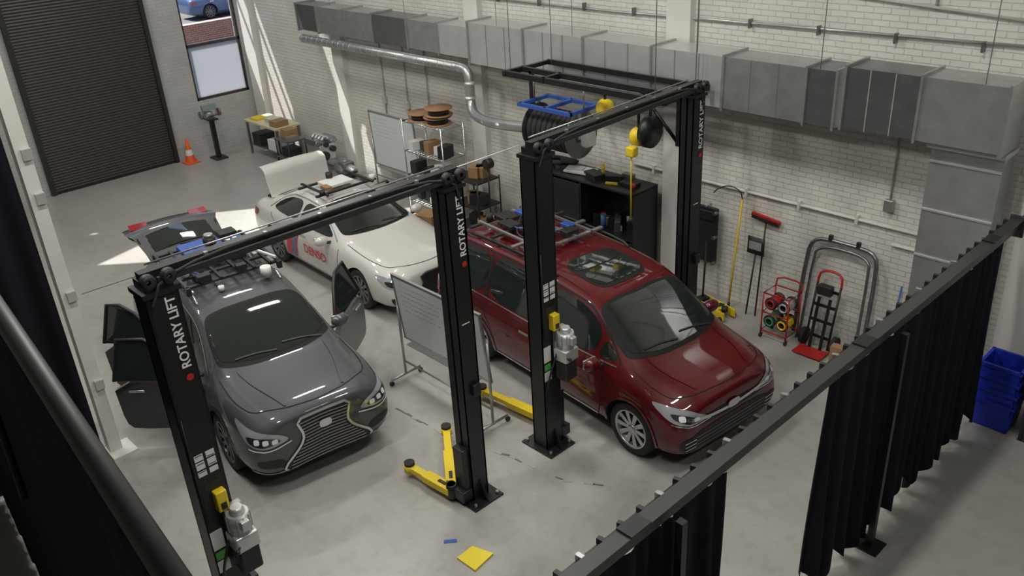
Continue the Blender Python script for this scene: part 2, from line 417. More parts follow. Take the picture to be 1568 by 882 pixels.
def build_van():
    ang=math.radians(-5.5); c=Car("red_minivan",REDP,van_st,(1.5,-1.53),.955,.345,(-6.76,7.70,0),ang,(10,mat("alloy_bright",(.6,.6,.6),.3,.8),BLACKP),1.52)
    G=GLASS
    W=[(1.47,0),(1.45,.35),(1.37,.62),(1.29,.77),(1.0,.75),(.66,.655),(.63,.35),(.65,0)]; W=W+[(x,-y) for x,y in W[-2:0:-1]]
    W2=[(1.41,0),(1.39,.34),(1.31,.61),(1.23,.72),(1.0,.705),(.70,.625),(.68,.33),(.70,0)]; W2=W2+[(x,-y) for x,y in W2[-2:0:-1]]
    c.patch('top',W,SEAM,off=.003); c.patch('top',W2,G,off=.007)
    wipers(c,1.39)
    c.sides([(1.22,1.08),(.95,1.29),(.88,1.06)],G)
    c.sides([(.82,1.045),(.88,1.34),(.55,1.545),(-.10,1.62),(-.14,1.05)],G)
    c.sides([(-.21,1.05),(-.17,1.625),(-.75,1.64),(-1.24,1.635),(-1.29,1.06)],G)
    c.sides([(-1.36,1.06),(-1.31,1.635),(-1.9,1.62),(-2.16,1.54),(-2.36,1.2),(-2.26,1.08)],G)
    c.sidelines([(1.24,1.07),(.95,1.33),(.56,1.575),(-.1,1.65),(-.75,1.67),(-1.3,1.665),(-1.95,1.65),(-2.22,1.56),(-2.41,1.18)],.018,SEAM)
    for x in(-.175,-1.325): c.sidelines([(x,1.06),(x+.03,1.62)],.07,SEAM,n=0,off=.003)
    c.sidelines([(1.2,1.035),(-.2,1.02),(-2.36,1.06)],.016,CHROME,off=.008)
    c.sidelines([(1.02,.98),(1.04,.6),(.97,.32)],.009,SEAM); c.sidelines([(-.18,1.02),(-.18,.32)],.009,SEAM,n=0)
    c.sidelines([(-1.33,1.04),(-1.3,.8),(-1.12,.6),(-1.08,.32)],.009,SEAM); c.sidelines([(-.2,.95),(-2.3,.98)],.011,SEAM,n=0)
    c.sidelines([(.95,.31),(-1.08,.31)],.022,CHROME,n=0,off=.012); c.sidelines([(1.1,.26),(-1.1,.26)],.04,SEAM,n=0)
    for x in(.02,-.42): c.sidelines([(x-.1,.86),(x+.1,.865)],.035,CHROME,n=0,off=.025)
    c.sidelines([(1.9,.76),(1.2,.83),(-1.9,.86)],.008,SEAM,off=.003)
    c.arches(.03,REDP,.014)
    c.line('top',[(1.40,.80),(1.75,.81),(1.96,.76),(2.08,.54),(2.13,0),(2.08,-.54),(1.96,-.76),(1.75,-.81),(1.40,-.80)],.010,SEAM)
    for sg in(-1,1): c.line('top',[(1.40,sg*.57),(1.75,sg*.55),(2.03,sg*.44)],.03,REDP,off=.010)
    for sd_ in('cR38','cL38'):
        c.patch(sd_,[(-.12,.65),(.10,.635),(.36,.70),(.58,.87),(.40,.86),(.08,.79)],HEADL,off=.008)
        c.patch(sd_,[(.0,.67),(.12,.66),(.32,.73),(.38,.80),(.12,.75)],HEADD,off=.012)
        c.patch(sd_,[(.19,.70),(.27,.71),(.28,.77),(.20,.765)],LEDW,off=.016); c.patch(sd_,[(.03,.68),(.1,.68),(.1,.73),(.03,.72)],LEDW,off=.016)
        c.line(sd_,[(-.12,.635),(.1,.62),(.36,.685)],.014,CHROME,off=.014)
        c.patch(sd_,[(-.05,.28),(.24,.28),(.28,.46),(.12,.49)],BLACKP,off=.006)
        for z in(.33,.38,.43): c.line(sd_,[(.06,z),(.2,z)],.012,CHROME,n=0,off=.014)
    c.patch('front',[(-.66,.25),(.66,.25),(.74,.46),(.46,.53),(-.46,.53),(-.74,.46)],BLACKP,off=.006)
    for z in(.30,.35,.40,.45): c.line('front',[(-.62,z),(.62,z)],.010,GALV2,n=0,off=.012)
    c.patch('front',[(-.62,.59),(0,.56),(.62,.59),(.66,.68),(.3,.69),(0,.685),(-.3,.69),(-.66,.68)],BLACKP,off=.006)
    c.line('front',[(-.74,.72),(-.4,.655),(0,.63),(.4,.655),(.74,.72)],.04,CHROME,off=.014)
    c.patch('front',[(-.10,.61),(.10,.61),(.10,.71),(-.10,.71)],CHROME,off=.022)
    c.patch('top',[(.46,-.44),(.50,0),(.46,.44),(-.30,.44),(-.30,-.44)],SEAM,off=.004); c.patch('top',[(.40,-.39),(.43,0),(.40,.39),(.06,.39),(.06,-.39)],G,off=.009)
    c.patch('top',[(.03,-.39),(.03,.39),(-.26,.39),(-.26,-.39)],GLASS,off=.009)
    b=c.bits
    c.mirrors(1.0,.93,1.05,REDP)
    for sg in(-1,1): c.line('top',[(.45,sg*.60),(-2.0,sg*.60)],.010,SEAM,n=0)
    c.sides([(-2.42,.75),(-2.40,1.12),(-2.5,1.05),(-2.56,.78)],TAILR,off=.01)
    c.patch('rear',[(-.6,1.12),(.6,1.12),(.54,1.52),(-.54,1.52)],G)
    b.out(c.root)
    r=MB("roof_rack")
    for sg in(-1,1):
        y=sg*.63; r.tube([(-.1,y,c.top(-.1,y)+.0),(-.22,y,c.top(-.2,y)+.06),(-1.0,y,c.top(-1,y)+.065),(-2.0,y,c.top(-2.0,y)+.06),(-2.12,y,c.top(-2.1,y))],.018,BLACKP,8,1)
    for x in(-.65,-1.0,-1.45,-1.95): r.box((x,0,1.81),(.06,1.30,.025),STEEL if x>-1.2 else BLACKP)
    for y in(-.45,-.2,.15,.42): r.box((-1.3,y,1.835),(1.4,.04,.03),STEEL)
    r.box((-.75,.15,1.865),(.16,.22,.08),BLACKP,bev=.01); r.box((-1.15,-.1,1.865),(.3,.25,.06),BLACKP,bev=.01); r.box((-1.7,.2,1.865),(.25,.3,.08),BLUEM,bev=.01)
    r.cyl((-1.95,-.3,1.82),(-1.95,-.3,1.92),.05,BLACKP); r.cyl((-1.45,.4,1.84),(-1.45,.4,1.94),.045,PAPER); r.box((-1.35,.1,1.86),(.2,.14,.05),PAPER,bev=.01)
    r.box((-1.55,-.25,1.86),(.3,.2,.06),BLACKP,bev=.01); r.box((-.95,.3,1.86),(.2,.12,.05),BLUEM,bev=.01); r.box((-1.8,-.1,1.86),(.3,.25,.06),BLACKP,bev=.01); r.box((-.85,-.38,1.86),(.22,.16,.06),BLACKP,bev=.01)
    r.tube([(-.75,.1,1.89),(-1.0,.0,1.87),(-1.4,-.35,1.87),(-1.7,-.1,1.87)],.01,BLUEM,6,2)
    r.tube([(-.7,-.3,1.85),(-1.2,-.45,1.85),(-1.6,0,1.87),(-2.0,.3,1.85)],.014,BLACKP,6,2)
    r.out(c.root)
build_van()
# --- grey SUV
GREYP=mat("suv_paint_grey",(.075,.077,.082),.42,.15,1.,spec=.3)
suv_st=[(2.33,.30,.72,.87,.91,.57,.68,.64,.48),(2.30,.27,.76,.93,.97,.72,.82,.78,.56),(2.16,.24,.86,1.01,1.05,.86,.92,.87,.63),
(1.78,.24,.93,1.06,1.10,.9,.95,.89,.69),(1.42,.24,.97,1.09,1.14,.9,.945,.89,.72),(1.24,.24,.98,1.12,1.17,.9,.945,.89,.72),
(.84,.24,1.01,1.37,1.42,.9,.945,.885,.68),(.42,.24,1.03,1.555,1.61,.9,.945,.885,.64),(-.15,.24,1.04,1.63,1.685,.9,.945,.885,.64),
(-1.0,.24,1.06,1.62,1.68,.9,.945,.885,.635),(-1.75,.25,1.08,1.57,1.63,.9,.94,.88,.61),(-2.08,.28,1.08,1.45,1.52,.88,.92,.86,.59),
(-2.3,.32,1.02,1.17,1.22,.84,.89,.83,.61),(-2.42,.38,.85,.99,1.02,.76,.82,.76,.57),(-2.46,.42,.68,.76,.80,.62,.68,.64,.47)]
def door_panel(name,parent,hx,hy,sg,deg,paint,L=1.05,z0=.34,zb=1.02,zt=1.5):
    e=bpy.data.objects.new(name,None); COL.objects.link(e); e.parent=parent
    e.location=(hx,hy,0); e.rotation_euler=(0,0,-sg*math.radians(deg))
    m=MB("panel"); t=.07
    low=chaikin([(0,z0+.06),(-.05,z0),(-L+.1,z0),(-L,z0+.1),(-L-.03,zb),(0.0,zb-.02)],1)
    m.prism([(x,-t/2,z) for x,z in low],(0,t,0),paint)
    m.prism([(x*.82-.1,-sg*(t/2+.001),z*.8+.12) for x,z in low],(0,-sg*.035,0),BLACKP)
    fr=[(-.0,0,zb-.02),(-.42,-sg*.12,zt-.1),(-.62,-sg*.16,zt),(-L+.05,-sg*.17,zt),(-L-.02,0,zb)]
    m.tube(fr,.024,BLACKP,6); m.poly([(p[0],p[1],p[2]) for p in fr],GLASS)
    m.box((-L*.75,sg*(t/2+.015),zb-.12),(.2,.03,.03),CHROME,bev=.008)
    m.box((-L*.5,-sg*(t/2+.05),zb-.22),(L*.5,.05,.05),BLACKP,bev=.01)
    m.cyl((-.02,-sg*.02,zb-.2),(.12,-sg*.12,zb-.2),.02,BLACKM,8); m.cyl((-.02,-sg*.02,z0+.2),(.12,-sg*.12,z0+.2),.02,BLACKM,8)
    m.out(e); return e
def build_suv():
    ang=math.radians(-7); c=Car("grey_suv",GREYP,suv_st,(1.395,-1.395),.925,.37,(-10.03,4.26,0),ang,(10,mat("alloy_dark",(.18,.18,.19),.3,.8),BLACKP),1.58)
    G=GLASS
    W=[(1.30,0),(1.28,.33),(1.20,.60),(1.11,.73),(.78,.69),(.42,.60),(.39,.33),(.40,0)]; W=W+[(x,-y) for x,y in W[-2:0:-1]]
    W2=[(1.24,0),(1.22,.32),(1.14,.57),(1.06,.685),(.78,.65),(.46,.565),(.435,.31),(.445,0)]; W2=W2+[(x,-y) for x,y in W2[-2:0:-1]]
    c.patch('top',W,SEAM,off=.003); c.patch('top',W2,G,off=.007)
    wipers(c,1.22)
    c.sides([(.92,1.10),(.60,1.35),(.30,1.48),(-.22,1.545),(-.26,1.10)],G)
    c.sides([(-.34,1.11),(-.30,1.545),(-.9,1.54),(-1.25,1.50),(-1.32,1.13)],G)
    c.sides([(-1.40,1.15),(-1.34,1.48),(-1.7,1.40),(-1.95,1.22)],G)
    c.sidelines([(1.0,1.08),(.6,1.38),(.28,1.51),(-.3,1.575),(-.9,1.57),(-1.35,1.53),(-1.75,1.43),(-2.02,1.2)],.014,CHROME,off=.008)
    c.sidelines([(1.0,.98),(1.0,.6),(.93,.36)],.009,SEAM); c.sidelines([(-.30,1.05),(-.30,.36)],.009,SEAM,n=0); c.sidelines([(-1.35,1.1),(-1.25,.85),(-.98,.6),(-.92,.36)],.009,SEAM)
    c.sides([(.93,.25),(-.93,.25),(-.93,.36),(.93,.36)],BLACKP,round_=False,off=.008)
    c.arches(.05,BLACKP,.008)
    c.line('top',[(1.24,.78),(1.7,.79),(2.03,.71),(2.18,.40),(2.23,0),(2.18,-.40),(2.03,-.71),(1.7,-.79),(1.24,-.78)],.010,SEAM)
    for sg in(-1,1): c.line('top',[(1.26,sg*.56),(1.6,sg*.52),(2.15,sg*.36)],.03,GREYP,off=.012)
    for s_ in('cR35','cL35'):
        c.patch(s_,[(-.08,.71),(.14,.67),(.36,.73),(.58,.95),(.38,.91),(.04,.83)],HEADL,off=.008)
        c.patch(s_,[(.0,.725),(.16,.695),(.34,.755),(.40,.84),(.10,.80)],HEADD,off=.012)
        for k in range(3): c.patch(s_,[(.05+.09*k,.715+.018*k),(.11+.09*k,.715+.018*k),(.11+.09*k,.775+.018*k),(.05+.09*k,.775+.018*k)],LEDW,off=.016,smooth_n=1)
        c.line(s_,[(-.08,.68),(.12,.635),(.36,.70)],.016,LEDW,off=.012)
        c.patch(s_,[(-.02,.36),(.28,.44),(.30,.54),(.04,.50)],BLACKP,off=.006)
        c.line(s_,[(-.1,.30),(.2,.31),(.4,.36)],.03,CHROME,off=.010)
    gr=[(-.34,.905),(0,.915),(.34,.905),(.27,.68),(.33,.56),(.57,.36),(.50,.275),(-.50,.275),(-.57,.36),(-.33,.56),(-.27,.68)]
    c.patch('front',gr,BLACKP,off=.006,smooth_n=1)
    for k in range(14):
        z=.32+.041*k
        hw=.48 if z<.38 else (.48-(z-.38)/(.62-.38)*.23 if z<.62 else .25+(z-.62)*.2)
        c.line('front',[(-hw,z-.01),(0,z+.01),(hw,z-.01)],.011,STEEL,off=.014,n=1)
    c.line('front',gr,.03,CHROME,off=.018,closed=True,n=1)
    c.patch('front',[(-.075,.69),(.075,.69),(.075,.79),(-.075,.79)],CHROME,off=.024)
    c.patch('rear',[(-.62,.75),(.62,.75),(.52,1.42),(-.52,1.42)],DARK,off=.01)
    for kd in('R','L'): c.patch(kd,[(-2.2,.9),(-2.05,1.05),(-2.3,1.04),(-2.42,.9)],TAILR,off=.01)
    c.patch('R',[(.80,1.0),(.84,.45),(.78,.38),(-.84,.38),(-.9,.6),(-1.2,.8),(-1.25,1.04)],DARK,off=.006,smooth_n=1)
    c.mirrors(.86,.87,1.10,GREYP)
    c.bits.out(c.root)
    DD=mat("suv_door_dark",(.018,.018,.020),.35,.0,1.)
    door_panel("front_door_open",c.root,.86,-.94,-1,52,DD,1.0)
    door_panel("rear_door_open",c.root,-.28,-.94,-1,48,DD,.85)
    door_panel("driver_door_open",c.root,.80,.94,1,46,GREYP,1.0)
    h=MB("tailgate_open"); P=[]
    for i in range(9):
        t=i/8; row=[]
        for j in range(13):
            v=-1+2*j/12
            wdt=.56+.12*t if t<.6 else .68-.06*(t-.6)
            x=-1.88-1.08*t; z=1.62+.24*math.sin(t*1.7)-.10*max(0,t-.65)/.35 - .06*v*v-.02
            row.append((x,v*wdt,z))
        P.append(row)
    h.grid(P,GREYP); 
    h.grid([[(p[0]+.03,p[1]*.78,p[2]+.012) for p in row] for row in P[1:5]],GLASS)
    h.grid([[(p[0]+.02,p[1]*.96,p[2]-.05) for p in row] for row in P],BLACKP)
    h.cyl((-1.75,.5,1.3),(-2.35,.58,1.74),.012,BLACKM,8); h.cyl((-1.75,-.5,1.3),(-2.35,-.58,1.74),.012,BLACKM,8)
    h.box((-2.72,.45,1.77),(.14,.26,.05),TAILR,rot=(0,.3,0)); h.box((-2.72,-.45,1.77),(.14,.26,.05),TAILR,rot=(0,.3,0))
    h.out(c.root)
    r=MB("roof_sensor_rack")
    for sg in(-1,1):
        y=sg*.56; r.tube([(.15,y,c.top(.15,y)+.0),(.05,y,c.top(0,y)+.07),(-.8,y,1.75),(-1.5,y,c.top(-1.5,y)+.06),(-1.6,y,c.top(-1.6,y))],.015,CHROME,8,1)
    for x in(-.05,-.35,-.65,-.95,-1.35): r.box((x,0,1.78),(.05,1.24,.03),BLACKP)
    for y in(-.60,-.40,-.15,.10,.3,.52,.62): r.box((-.7,y,1.805),(1.4,.035,.03),BLACKM)
    for x in(0.02,-.68,-1.38):
        for y in(-.6,.62): r.box((x,y,1.76),(.06,.06,.1),BLACKP)
    r.box((-1.05,-.05,1.86),(.45,.55,.07),BLUEM,bev=.01); r.box((-.5,.25,1.85),(.2,.2,.08),BLACKP,bev=.01); r.box((-.55,-.35,1.84),(.3,.2,.05),STEEL,bev=.01)
    r.box((-1.3,.4,1.86),(.22,.25,.09),BLACKP,bev=.01); r.box((-.95,.45,1.85),(.25,.16,.06),BLUEM,bev=.01)
    r.box((-.1,-.35,1.84),(.12,.18,.09),BLACKP,bev=.01); r.box((-.1,.15,1.84),(.10,.14,.07),BLACKP,bev=.01)
    r.cyl((-.75,.0,1.8),(-.75,.0,2.0),.07,GALV3,20); r.cyl((-.75,0,2.0),(-.75,0,2.1),.085,BLACKP,20); r.cyl((-.75,0,2.1),(-.75,0,2.14),.06,STEEL,20)
    r.cyl((.1,.40,1.70),(.1,.40,1.82),.07,PAPER,20); r.cyl((-.35,-.5,1.82),(-.35,-.5,1.92),.05,PAPER,16); r.cyl((.05,-.2,1.66),(.05,-.2,1.72),.04,PAPER,16)
    r.box((-.3,.55,1.84),(.5,.03,.03),PAPER,rot=(0,0,.25)); r.tube([(-.5,.25,1.87),(-.8,.4,1.87),(-1.2,.1,1.9),(-1.5,-.2,1.82)],.012,BLACKP,6,2)
    r.tube([(-.1,-.35,1.87),(-.6,-.5,1.86),(-1.0,-.4,1.9)],.01,BLUEM,6,2)
    for k in range(5): r.box((-.3-.25*k,.42,1.86),(.1,.06,.06),random.choice([BLACKP,STEEL,PAPER]),bev=.006)
    r.out(c.root)
build_suv()
# --- white sedan
WHITEP=mat("sedan_paint_white",(.58,.565,.53),.4,0,1.)
sed_st=[(2.25,.26,.54,.63,.67,.56,.66,.62,.42),(2.22,.22,.58,.70,.74,.70,.80,.75,.5),(2.05,.18,.69,.81,.85,.83,.89,.84,.60),
(1.6,.18,.78,.88,.92,.87,.905,.84,.64),(1.05,.18,.83,.93,.98,.87,.91,.85,.68),(.82,.18,.85,.97,1.02,.87,.91,.85,.68),
(.35,.18,.87,1.18,1.23,.87,.91,.85,.60),(-.1,.18,.89,1.33,1.38,.87,.91,.85,.56),(-.6,.18,.90,1.36,1.425,.87,.91,.85,.55),
(-1.1,.18,.91,1.31,1.38,.87,.91,.85,.54),(-1.5,.18,.92,1.14,1.22,.87,.905,.85,.56),(-1.8,.18,.92,1.02,1.08,.86,.90,.84,.62),
(-2.1,.2,.92,1.01,1.05,.84,.88,.82,.62),(-2.3,.26,.86,.96,.99,.75,.82,.76,.55),(-2.38,.36,.66,.72,.75,.55,.62,.58,.4)]
def build_sedan(name,paint,loc,ang,full=True):
    c=Car(name,paint,sed_st,(1.36,-1.38),.88,.335,loc,ang,(10,mat("alloy_dark",(.18,.18,.19),.3,.8),BLACKP),1.5)
    G=GLASS
    W=[(.88,0),(.85,.33),(.78,.58),(.68,.67),(.30,.60),(-.06,.52),(-.09,.3),(-.08,0)]; W=W+[(x,-y) for x,y in W[-2:0:-1]]
    W2=[(.83,0),(.80,.31),(.72,.55),(.63,.625),(.30,.565),(-.02,.49),(-.04,.3),(-.03,0)]; W2=W2+[(x,-y) for x,y in W2[-2:0:-1]]
    c.patch('top',W,SEAM,off=.003); c.patch('top',W2,G,off=.007)
    c.patch('top',[(-1.12,.48),(-1.08,0),(-1.12,-.48),(-1.6,-.56),(-1.68,0),(-1.6,.56)],G,off=.006)
    wipers(c,.82)
    c.sides([(.60,.95),(.28,1.12),(-.05,1.27),(-.50,1.30),(-.54,.96)],G); c.sides([(-.61,.97),(-.57,1.30),(-1.0,1.27),(-1.35,1.14),(-1.52,1.0)],G)
    c.sidelines([(.68,.94),(.28,1.15),(-.05,1.30),(-.55,1.335),(-1.05,1.30),(-1.4,1.16),(-1.6,.99)],.013,CHROME,off=.008)
    c.sidelines([(.78,.86),(.80,.5),(.72,.3)],.009,SEAM); c.sidelines([(-.56,.93),(-.55,.3)],.009,SEAM,n=0); c.sidelines([(-1.5,.93),(-1.3,.75),(-1.0,.5),(-.95,.3)],.009,SEAM); c.sidelines([(.75,.29),(-.95,.29)],.009,SEAM,n=0)
    for x in(-.32,-1.22): c.sidelines([(x-.1,.80),(x+.1,.805)],.03,CHROME,n=0,off=.02)
    c.arches(.02,paint,.012)
    c.line('top',[(.9,.72),(1.5,.74),(1.92,.66),(2.08,.38),(2.13,0),(2.08,-.38),(1.92,-.66),(1.5,-.74),(.9,-.72)],.009,SEAM)
    for s_ in('cR35','cL35'):
        c.patch(s_,[(-.05,.58),(.12,.55),(.36,.59),(.54,.74),(.34,.73),(.06,.67)],HEADL,off=.008)
        c.patch(s_,[(.0,.595),(.14,.57),(.32,.61),(.38,.68),(.10,.65)],HEADD,off=.012)
        c.patch(s_,[(.10,.59),(.17,.59),(.18,.64),(.11,.64)],LEDW,off=.016)
        c.patch(s_,[(-.08,.26),(.24,.27),(.30,.44),(.06,.38)],BLACKP,off=.006)
    gr=[(-.30,.68),(.30,.68),(.25,.50),(.46,.32),(.40,.25),(-.40,.25),(-.46,.32),(-.25,.50)]
    c.patch('front',gr,BLACKP,off=.006,smooth_n=1); c.line('front',gr,.02,CHROME,off=.014,closed=True,n=1)
    c.mirrors(.5,.84,.96,paint)
    for kd in('R','L'): c.patch(kd,[(-2.0,.75),(-1.95,.88),(-2.25,.86),(-2.33,.72)],TAILR,off=.01)
    if full:
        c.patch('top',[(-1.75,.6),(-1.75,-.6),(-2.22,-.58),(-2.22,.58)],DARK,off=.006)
        RD=mat("decal_red",(.55,.03,.05),.4); BL=mat("decal_blue",(.1,.16,.3),.4)
        c.patch('R',[(-.98,.32),(-.80,.32),(-.62,.86),(-.80,.86)],RD,off=.006,round_=False)
        c.patch('R',[(-.78,.32),(-.68,.32),(-.50,.86),(-.60,.86)],BL,off=.006,round_=False)
        c.patch('R',[(-.66,.32),(-.62,.32),(-.44,.86),(-.48,.86)],RD,off=.006,round_=False)
        M=Matrix.Translation((.12,-.935,.62))@Euler((math.pi/2,0,0)).to_matrix().to_4x4()
        text("DENSO",.22,RD,M,c.root,"door_lettering")
        c.bits.out(c.root)
        h=MB("trunk_lid_open"); P=[]
        for i in range(9):
            t=i/8
            row=[]
            for j in range(11):
                v=-1+2*j/10
                if t<.62: x=-1.78-.10*t/.62; z=1.08+.48*t/.62
                else:
                    q=(t-.62)/.38; x=-1.88-.30*q; z=1.56+.06*math.sin(q*math.pi)
                row.append((x-.04*v*v,v*(.62+.02*math.sin(t*3)),z-.03*v*v))
            P.append(row)
        h.grid(P,paint); h.grid([[(p[0]-.04,p[1]*.95,p[2]-.03) for p in row] for row in P],mat("trunk_lining",(.3,.3,.29),.7))
        h.out(c.root)
        r=MB("roof_sensor_rack")
        for x in(-.15,-.75): r.box((x,0,1.47),(.05,1.2,.03),BLACKP)
        for y in(-.45,.45): r.box((-.45,y,1.49),(.9,.04,.03),BLACKP)
        r.box((-.5,.0,1.5),(.4,.5,.05),PAPER,bev=.01)
        r.cyl((-.7,.0,1.5),(-.7,.0,1.62),.06,BLACKP,16); r.cyl((-.1,.5,1.5),(-.1,.5,1.58),.05,PAPER,16); r.cyl((-.1,-.5,1.5),(-.1,-.5,1.57),.05,BLACKP,16)
        r.box((-.3,-.3,1.52),(.2,.12,.05),CARD)
        r.cyl((-1.6,.0,1.1),(-1.6,.0,1.16),.05,PAPER,16)
        r.out(c.root)
    else: c.bits.out(c.root)
build_sedan("white_sedan",WHITEP,(-12.30,7.60,0),math.radians(-2))
build_sedan("blue_street_car",mat("street_car_blue",(.05,.09,.2),.3,0,1.),(-43,21,0),math.radians(90),False)
# ---------------------------------------------------------------- lifts
def lift(name,x,ya,yb,xb,armsA,armsB,txtA=True,H_=3.72):
    e=empty(name,(0,0,0))
    def column(y,x,sgn,w,dpt,main):
        m=MB("column_main" if main else "column_slave")
        m.box((x,y-sgn*(dpt/2-.01),H_/2),(w,.02,H_),BLACKM)
        for s in(-1,1):
            m.box((x+s*(w/2-.01),y,H_/2),(.02,dpt,H_),BLACKM)
            m.box((x+s*(w/2-.045),y+sgn*(dpt/2-.01),H_/2),(.09,.02,H_),BLACKM)
        m.box((x,y-sgn*.02,H_/2),(w-.06,dpt*.5,H_-.1),DARK)
        m.box((x,y,H_+.02),(w+.04,dpt+.04,.04),BLACKM)
        m.box((x,y,.012),(.50,.42,.024),BLACKM)
        for s in(-1,1):
            m.prism([(x+s*w/2,y-.01,.02),(x+s*.24,y-.01,.02),(x+s*w/2,y-.01,.28)],(0,.02,0),BLACKM)
            for t in(-.16,.16): m.cyl((x+s*.2,y+t,.02),(x+s*.2,y+t,.06),.018,STEEL,6)
        m.box((x,y+sgn*(dpt/2+.03),.42),(w*.8,.10,.62),BLACKM,bev=.01)
        m.box((x,y+sgn*(dpt/2+.07),.14),(w*1.05,.14,.14),BLACKM,bev=.01)
        X=x+w/2+.002
        if main:
            for k,(z,h) in enumerate(((2.20,.06),(2.12,.07),(2.04,.05))): 
                for yy in(-.05,.05): m.box((X,y+yy,z),(.004,.075,h),PAPER)
            for k in range(5): m.box((X+.003,y-.05+(k%2)*.1,2.22-.04*k),(.002,.06,.006),BLACKP)
            m.box((X,y-.0,1.88),(.004,.13,.10),BLACKP); m.box((X+.03,y+.03,1.74),(.09,.10,.2),YEL,bev=.01); m.box((X+.07,y+.03,1.70),(.03,.05,.06),BLACKP)
            m.box((X,y-.07,1.34),(.004,.11,.2),PAPER); m.box((X,y-.07,1.17),(.004,.10,.08),GREENL); m.box((X,y-.07,1.05),(.004,.11,.12),PAPER)
            px,py=x+.20,y+.10
            m.box((x+w/2+.04,py,1.50),(.06,.16,.3),STEEL)
            m.box((px+.05,py,1.34),(.2,.22,.16),GALV3,bev=.02)
            m.cyl((px+.05,py,1.42),(px+.05,py,1.62),.095,GALV3,24); m.cyl((px+.05,py,1.62),(px+.05,py,1.68),.07,GALV3,24,.05)
            for k in range(10):
                a=k*math.pi/5; m.box((px+.05+.098*math.cos(a),py+.098*math.sin(a),1.52),(.012,.006,.17),STEEL,rot=(0,0,a))
            m.box((px+.16,py,1.54),(.06,.08,.1),GALV3,bev=.01)
            m.box((px+.05,py,1.14),(.17,.19,.26),BLACKP,bev=.02)
            m.tube([(px,py-.1,1.36),(px-.02,py-.2,1.1),(x+w/2,y-.12,.8)],.012,BLACKP,6,2)
            m.cyl((px+.14,py-.08,1.33),(px+.24,py-.14,1.38),.01,BLACKP,8); m.ball((px+.25,py-.145,1.39),(.022,.022,.022),BLACKP)
            m.tube([(X,y-.11,2.6),(X+.01,y-.12,2.2),(X+.01,y-.11,1.6)],.007,BLACKP,6)
        else:
            m.box((X,y,2.25),(.003,.1,.012),PAPER)
            m.box((X+.025,y+.04,1.45),(.05,.1,.14),BLACKM,bev=.01)
        o=m.out(e)
        if main and not txtA: return
        zz=3.34 if main else 3.30
        M=Matrix(((0,0,1,X+.001),(0,-1,0,y+.05),(1,0,0,zz),(0,0,0,1)))
        text("ROTARY LIFT",.105,PAPER,M,e)
        m=MB("logo"); m.cyl((X,y+.05,zz-.40),(X+.003,y+.05,zz-.40),.03,REDM,16); m.out(e)
    column(ya,x,1,.23,.26,True); column(yb,xb,-1,.21,.23,False)
    m=MB("overhead_beam"); zb=H_+.13
    a=Vector((x,ya-.1,zb));b_=Vector((xb,yb+.12,zb)); mid=(a+b_)/2; L=(b_-a).length; an=math.atan2(b_.y-a.y,b_.x-a.x)
    m.box(mid,(L,.09,.09),BLACKM,rot=(0,0,an)); m.box(mid+Vector((.1,0,-.02)),(L-.2,.03,.05),BLACKP,rot=(0,0,an))
    for p in(a+Vector((0,.1,0)),b_-Vector((0,.12,0))):
        m.box(p+Vector((0,0,-.06)),(.2,.22,.08),BLACKM)
        for s in(-.08,.08): m.lathe([(.02,-.02),(.06,-.02),(.05,0),(.06,.02),(.02,.02)],BLACKP,Matrix.Translation(p+Vector((.12,s,.0)))@Euler((0,math.pi/2,0)).to_matrix().to_4x4(),20)
    m.tube([a+Vector((.14,.0,-.2)),a+Vector((.12,.15,.05)),mid+Vector((.09,0,.06)),b_+Vector((.12,-.15,.05)),b_+Vector((.12,-.05,-.3))],.012,RUBBER,6,2)
    m.tube([a+Vector((-.1,.1,.05)),mid+Vector((-.08,0,.05)),b_+Vector((-.1,-.1,.05))],.008,STEEL,6)
    for k in range(1,6):
        p=a+(b_-a)*k/6; m.box(p+Vector((.07,0,.05)),(.03,.03,.03),STEEL)
    m.out(e)
    if armsA+armsB:
        m=MB("swing_arms")
        for base,tip in armsA+armsB:
            A=Vector((*base,.13));B=Vector((*tip,.13)); d_=B-A; an=math.atan2(d_.y,d_.x); L=d_.length
            m.cyl(A+Vector((0,0,-.08)),A+Vector((0,0,.1)),.055,BLACKM,16)
            m.box(A+d_*.30,(L*.62,.13,.09),YEL,rot=(0,0,an),bev=.008)
            m.box(A+d_*.72,(L*.56,.09,.065),YEL,rot=(0,0,an),bev=.006)
            m.box(A+d_*.2+Vector((0,0,.05)),(.12,.04,.01),BLACKP,rot=(0,0,an))
            m.cyl(B+Vector((0,0,-.05)),B+Vector((0,0,.04)),.07,YEL,20); m.cyl(B+Vector((0,0,.04)),B+Vector((0,0,.075)),.062,RUBBER,20)
        m.out(e)
    return e
lift("two_post_lift",-6.22,2.02,4.86,-6.18,[],[((-6.28,4.62),(-7.22,5.32)),((-6.30,4.62),(-6.98,4.56))],True,3.69)
lift("two_post_lift.001",-6.22,6.10,8.98,-6.32,[((-6.36,6.33),(-7.55,6.22))],[],False,3.66)
cb=MB("overhead_power_cable"); cb.tube([(-6.3,5.95,3.80),(-8.2,4.15,2.98),(-10.05,2.45,2.22)],.006,GALV3,6); cb.out()
